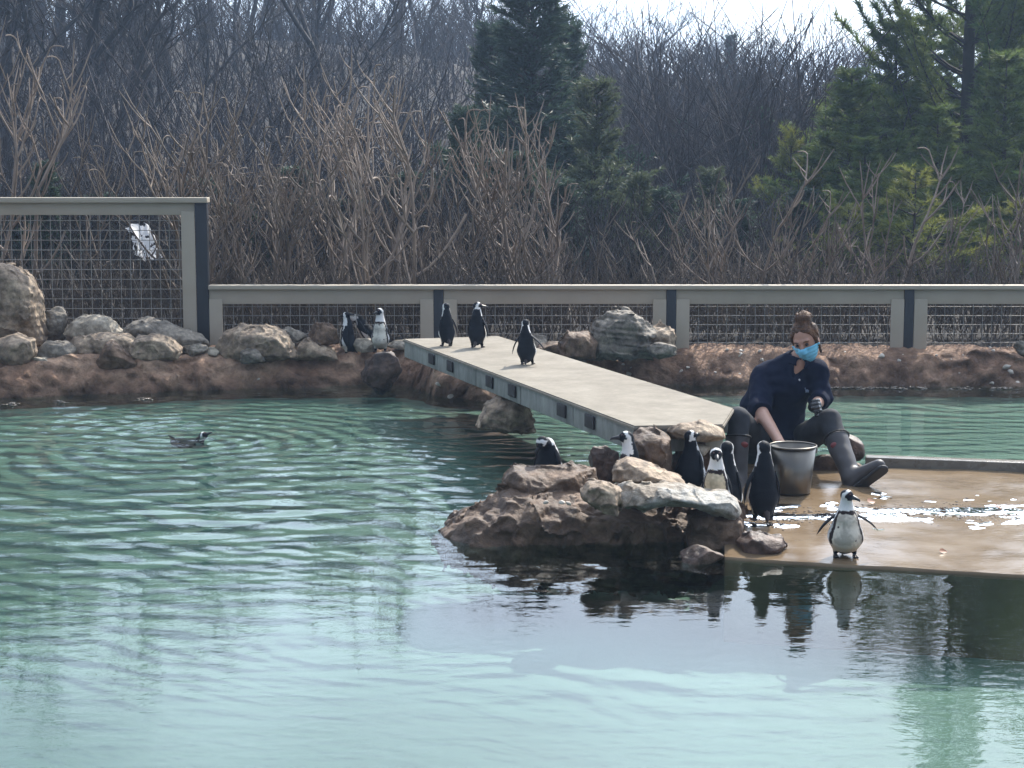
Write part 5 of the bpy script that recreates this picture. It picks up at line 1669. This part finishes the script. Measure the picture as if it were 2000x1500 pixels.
# brambles and saplings covering the hillside
A, B_, ra_ = [], [], []
for k in range(13000):
    px = vr.uniform(-350, 1750)
    d = 26 + (95 if px < 1030 else 42) * vr.random() ** 1.3
    if 860 < px < 1180 and d < 40: px += 420
    c = at(px, 300, d)
    g = gz(c[0], c[1]) if k % 4 == 0 else g
    if k % 4 == 0: c0_ = c
    p = np.array([c0_[0] + vr.normal() * 0.25, c0_[1] + vr.normal() * 0.25, g - 0.05])
    h0 = vr.uniform(0.5, 2.6 if px < 1030 else 1.0) * (0.75 + d / 110)
    dr = np.array([vr.normal() * 0.3, vr.normal() * 0.3, 1.0]); dr /= np.linalg.norm(dr)
    m_ = p + dr * h0 * 0.5
    e = m_ + (dr + np.array([vr.normal() * 0.5, vr.normal() * 0.3, 0.0])) * h0 * 0.5
    e2 = m_ + (dr + np.array([vr.normal() * 0.7, vr.normal() * 0.3, 0.0])) * h0 * 0.4
    A += [p, m_, m_]; B_ += [m_, e, e2]; ra_ += [0.016, 0.011, 0.010]
v, f = seg_mesh(A, B_, np.array(ra_), np.array(ra_) * 0.6, 3)
tag(link('undergrowth', mesh('undergrowth', v, f, [M['bark_far']])), 'leafless brambles and saplings covering the wooded hillside', 'undergrowth', None, 'stuff')

# evergreens
def tufts(P, D, n, ln, wdt, spread, seed):
    """n thin needles around every shoot end P with direction D"""
    r = np.random.default_rng(seed)
    P = np.repeat(P, n, 0); D = np.repeat(D, n, 0)
    dr = D + r.normal(size=D.shape) * spread
    dr /= np.linalg.norm(dr, axis=1)[:, None]
    L_ = ln * r.uniform(0.6, 1.15, len(P))[:, None]
    sd = np.cross(dr, r.normal(size=D.shape)); sd /= np.linalg.norm(sd, axis=1)[:, None]
    base = P - D * (r.uniform(0, 1.0, len(P))[:, None] * ln * 0.8)
    v = np.stack([base - sd * wdt, base + sd * wdt, base + dr * L_], 1).reshape(-1, 3)
    f = np.arange(len(v)).reshape(-1, 3)
    return v, f

def pine(seed, h_, rad, whorl, nb, z0, needle, wdt, ntuft, gap=0.0, droop=0.0, shoot=0.14):
    r = np.random.default_rng(seed)
    sg_ = [((0, 0, h_ * i / 8.0), (0, 0, h_ * (i + 1) / 8.0), 0.018 * h_ * (1 - i / 9.0), 0.018 * h_ * (1 - (i + 1) / 9.0)) for i in range(8)]
    P, D = [], []
    z = z0
    while z < h_ * 0.985:
        t_ = (z - z0) / (h_ - z0)
        L0 = rad * (1 - t_) ** 0.75 * (0.75 + 0.35 * math.sin(2.2 * t_ * 3.1 + seed)) + 0.12
        if r.random() > gap:
            for b in range(nb):
                a = r.uniform(0, 2 * math.pi)
                ln = L0 * r.uniform(0.55, 1.15)
                n = max(3, int(ln / 0.22))
                p = np.array([0, 0, z + r.uniform(-.1, .1)])
                d = np.array([math.cos(a), math.sin(a), 0.18 + 0.5 * t_ - droop])
                for i in range(n):
                    d = d + np.array([0, 0, 0.09]) + r.normal(size=3) * 0.08
                    d /= np.linalg.norm(d)
                    q = p + d * ln / n
                    rr_ = 0.012 * (1 - i / n) * (0.4 + ln) * 0.7 + 0.003
                    sg_.append((p, q, rr_, rr_ * 0.8))
                    if i >= n * 0.2:
                        for s in range(max(2, int(ln / n / shoot * 2.4))):
                            side = np.cross(d, [0, 0, 1.0]); side /= np.linalg.norm(side) + 1e-9
                            sl_ = shoot * r.uniform(0.7, 2.2) * (1.15 - 0.5 * i / n)
                            sd = d * 0.75 + side * r.choice([-1, 1]) * r.uniform(0.4, 1.0) + np.array([0, 0, r.uniform(0, 0.5)])
                            sd /= np.linalg.norm(sd)
                            s0 = p + (q - p) * r.random()
                            e = s0 + sd * sl_
                            sg_.append((s0, e, 0.004, 0.003))
                            P.append(e); D.append(sd)
                            if sl_ > shoot * 1.2: P.append(s0 + sd * sl_ * 0.5); D.append(sd)
                    p = q
                P.append(p); D.append(d)
        z += whorl * r.uniform(0.8, 1.25)
    P = np.array(P); D = np.array(D)
    v, f = tufts(P, D, ntuft, needle, wdt, 0.55, seed + 1)
    A = np.array([q[0] for q in sg_], float); B_ = np.array([q[1] for q in sg_], float)
    tv, tf = seg_mesh(A, B_, [q[2] for q in sg_], [q[3] for q in sg_], 4)
    return (tv, tf), (v, f), len(f)

NT = 0
def evergreen(name, label, px, d, top, data, m_, cat='tree', hh=None, rz=0.0, wide=1.0, group=None):
    """data built at unit scale of its own height hh"""
    global NT
    c = at(px, 300, d); g = gz(c[0], c[1]) if c[1] > 18 else 0.3
    hgt_ = at(px, top, d)[2] - g
    s = hgt_ / hh
    root = empty(name, (c[0], c[1], g - 0.05), label, cat, group, rz)
    root.scale = (s * wide, s * wide, s)
    (tv, tf), (v, f), n_ = data
    if isinstance(m_, tuple):
        link('trunk', m_[0], root); link('crown', m_[1], root)
    else:
        a_, b_2 = mesh('trunk', tv, tf, [M['bark']]), mesh('crown', v, f, [M[m_]], False)
        link('trunk', a_, root); link('crown', b_2, root)
        NT += len(f) + 2 * len(tf)
        return (a_, b_2)

wp = pine(31, 11.0, 3.7, 0.46, 10, 0.8, 0.20, 0.010, 17, 0.10, 0.0, 0.16)
w1 = evergreen('pine_tree', 'tallest white pine with its dark trunk showing against the sky', 1886, 26.5, -640, wp, 'pine', hh=11.0, rz=0.4)
wp2 = pine(37, 6.0, 2.2, 0.32, 9, 0.3, 0.18, 0.009, 17, 0.0, 0.0, 0.15)
w2 = evergreen('pine_tree', 'white pine whose ragged edge borders the open sky', 1745, 27.0, 50, wp2, 'pine', hh=6.0, rz=2.0, wide=1.85)
evergreen('pine_tree', 'white pine filling the corner behind the tallest pine', 2030, 31.0, -420, wp, w1, hh=11.0, rz=3.3, wide=1.1)
evergreen('pine_tree', 'shorter white pine in the gap beside the ragged pine', 1625, 30.0, 170, wp2, w2, hh=6.0, rz=4.1, wide=1.5)
evergreen('pine_tree', 'white pine standing in front of the tallest trunk', 1960, 23.0, 110, wp2, w2, hh=6.0, rz=5.1, wide=1.6)
evergreen('pine_tree', 'tall white pine at the outer side of the tallest pine trunk', 1985, 33.0, -330, wp, w1, hh=11.0, rz=1.9, wide=1.0)
evergreen('pine_tree', 'dense white pine between the ragged pine and the tallest trunk', 1810, 28.5, 40, wp2, w2, hh=6.0, rz=1.7, wide=1.8)
evergreen('pine_tree', 'dense pine at the open edge of the pine group', 1660, 25.0, 140, wp2, w2, hh=6.0, rz=5.7, wide=1.8)
evergreen('pine_tree', 'bushy pine directly behind the last black fence post', 1830, 22.0, 210, wp2, w2, hh=6.0, rz=0.7, wide=1.7)
evergreen('pine_tree', 'bushy pine behind the fence between the keeper and the last post', 1690, 22.6, 270, wp2, w2, hh=6.0, rz=2.9, wide=1.6)
yp = pine(43, 2.6, 1.25, 0.26, 6, 0.15, 0.13, 0.006, 13, 0.0, 0.0, 0.12)  # small pines standing in for sunlit boughs of a white pine
y1 = evergreen('young_pine', 'young pine coloured as sunlit boughs above the keeper', 1660, 20.6, 400, yp, 'pine_yellow', hh=2.6, wide=1.9)
evergreen('young_pine', 'young pine coloured as sunlit boughs below the tallest pine trunk', 1790, 20.4, 330, yp, y1, hh=2.6, rz=2.1, wide=1.6)
evergreen('young_pine', 'young pine coloured as sunlit boughs at the edge of the wood by the last fence post', 1985, 20.6, 390, yp, y1, hh=2.6, rz=4.4, wide=1.5)
evergreen('young_pine', 'young pine coloured as sunlit boughs half hidden in the twigs of the hollow', 1545, 25.0, 255, yp, y1, hh=2.6, rz=1.2, wide=0.9)
cp = pine(51, 4.6, 1.35, 0.15, 9, 0.1, 0.12, 0.011, 12, 0.0, -0.45, 0.14)
k1 = evergreen('cedar_tree', 'dark blue green evergreen rising to the top of the photo above the footbridge', 1040, 27.0, -25, cp, 'cedar', hh=4.6, wide=1.95)
evergreen('cedar_tree', 'second dark evergreen shouldering the taller one', 962, 29.0, 60, cp, k1, hh=4.6, rz=2.0, wide=1.35)
evergreen('cedar_tree', 'smaller dark evergreen merging with the tall one towards the open sky', 1105, 28.0, 55, cp, k1, hh=4.6, rz=5.0, wide=1.25)
evergreen('cedar_tree', 'dark distant conifer cone in front of the skyline trees', 1425, 62.0, 75, cp, k1, hh=4.6, rz=1.0, wide=1.2)
evergreen('cedar_tree', 'small dark evergreen low behind the tall mesh fence', 85, 20.5, 320, cp, k1, hh=4.6, rz=3.0, wide=1.4)
evergreen('cedar_tree', 'dark low evergreen behind the penguins on the footbridge', 905, 24.0, 215, cp, k1, hh=4.6, rz=4.0, wide=1.3)
jp = pine(57, 3.2, 1.3, 0.15, 8, 0.1, 0.10, 0.009, 12, 0.0, -0.2, 0.12)
j1 = evergreen('juniper_tree', 'loose grey green juniper beside the dark evergreen', 1165, 23.5, 165, jp, 'juniper', hh=3.2, wide=1.3)
evergreen('cedar_tree', 'broad dark evergreen in the hollow below the skyline trees', 1330, 34.0, 235, cp, k1, hh=4.6, rz=0.6, wide=1.9)
evergreen('cedar_tree', 'dark evergreen in the hollow beside the sunlit coloured young pine', 1480, 31.0, 215, cp, k1, hh=4.6, rz=2.6, wide=1.7)
evergreen('juniper_tree', 'grey green juniper in the hollow behind the second black fence post', 1390, 23.0, 330, jp, j1, hh=3.2, rz=0.9, wide=1.5)
evergreen('juniper_tree', 'grey green juniper low behind the rock mound', 1250, 21.8, 340, jp, j1, hh=3.2, rz=2.2, wide=1.2)
evergreen('juniper_tree', 'grey green juniper under the ragged white pine', 1500, 27.0, 330, jp, j1, hh=3.2, rz=3.2, wide=1.2)

# low dark evergreens added to stand in for shade between the sumac stems
for k, (px, top, d) in enumerate(((-60, 330, 21.5), (40, 400, 20.9), (190, 380, 21.8), (390, 350, 22.6), (470, 400, 21.2), (580, 330, 23.0), (690, 390, 21.6), (790, 340, 22.8), (1000, 300, 22.0), (1090, 350, 21.4), (1290, 370, 22.2), (1440, 390, 21.5), (1570, 370, 22.9))):
    evergreen('evergreen_shrub', 'low dark evergreen shrub added for shade behind the sumac stems', px, d, top, cp, k1, 'shrub', 4.6, k * 1.3, 2.6, 'added shade shrubs behind the sumacs')
for px, top, d, lab in ((1240, 300, 30, 'dark evergreen below the large spreading bare tree'), (1300, 390, 24, 'dark evergreen low behind the second black fence post'), (1545, 260, 36, 'dark evergreen beside the open edge of the pines'), (1405, 250, 40, 'dark evergreen under the distant conifer cone')):
    evergreen('cedar_tree', lab, px, d, top, cp, k1, 'tree', 4.6, px * 0.01, 1.9)

# made-up translucent sheet standing in for a bright patch behind the mesh
q0, q1, q2, q3 = at(246, 436, 19.2), at(288, 440, 19.2), at(316, 500, 19.0), at(268, 514, 19.0)
nxs = 40
U, V = np.meshgrid(np.linspace(0, 1, nxs), np.linspace(0, 1, nxs), indexing='ij')
U = U.ravel()[:, None]; V = V.ravel()[:, None]
sv_ = (q0 * (1 - U) + q1 * U) * (1 - V) + (q3 * (1 - U) + q2 * U) * V
sv_ += 0.035 * np.stack([perlin(sv_ * 9), 0 * sv_[:, 0], perlin(sv_ * 9 + 4)], 1)
sv_[:, 1] += 0.05 * np.sin(U[:, 0] * 9) * (0.4 + V[:, 0])
M['tarp'] = foliage('tarp', (0.85, 0.86, 0.88), (0.9, 0.9, 0.9), 0.75)
sf_ = gridfaces(nxs, nxs)
edge_ = np.minimum(np.minimum(U[:, 0], 1 - U[:, 0]), np.minimum(V[:, 0], 1 - V[:, 0]))
keep_ = (fbm(sv_ * 14, 3) + 2.2 * np.minimum(edge_, 0.25)) > 0.12
sf_ = sf_[keep_[sf_[:, 0]]]
sm_ = mesh('sheet', np.vstack([sv_, sv_ + [0, 0.004, 0]]), np.vstack([sf_, sf_[:, ::-1] + nxs * nxs]), [M['tarp']])
tag(link('sheet', sm_), 'bright white patch, a made-up torn sheet, glimpsed through the twigs behind the tall mesh fence', 'sheet')
print('needles', NT)

# ------------------------------------------------------------------ hazy air
mb = MB(); mb.box((-450, -230, -2.6), (450, 720, 34))
hz = mb.mesh('haze', [])
hm = bpy.data.materials.new('haze'); hm.use_nodes = True
ht = hm.node_tree; ht.nodes.clear()
ho_ = ht.nodes.new('ShaderNodeOutputMaterial'); pv = ht.nodes.new('ShaderNodeVolumePrincipled')
pv.inputs['Color'].default_value = (0.50, 0.70, 1.0, 1)
pv.inputs['Density'].default_value = 0.0013
pv.inputs['Anisotropy'].default_value = 0.35
ht.links.new(pv.outputs[0], ho_.inputs['Volume'])
hz.materials.append(hm)
tag(link('haze', hz), 'pale blue haze in the air', None, None, 'stuff')
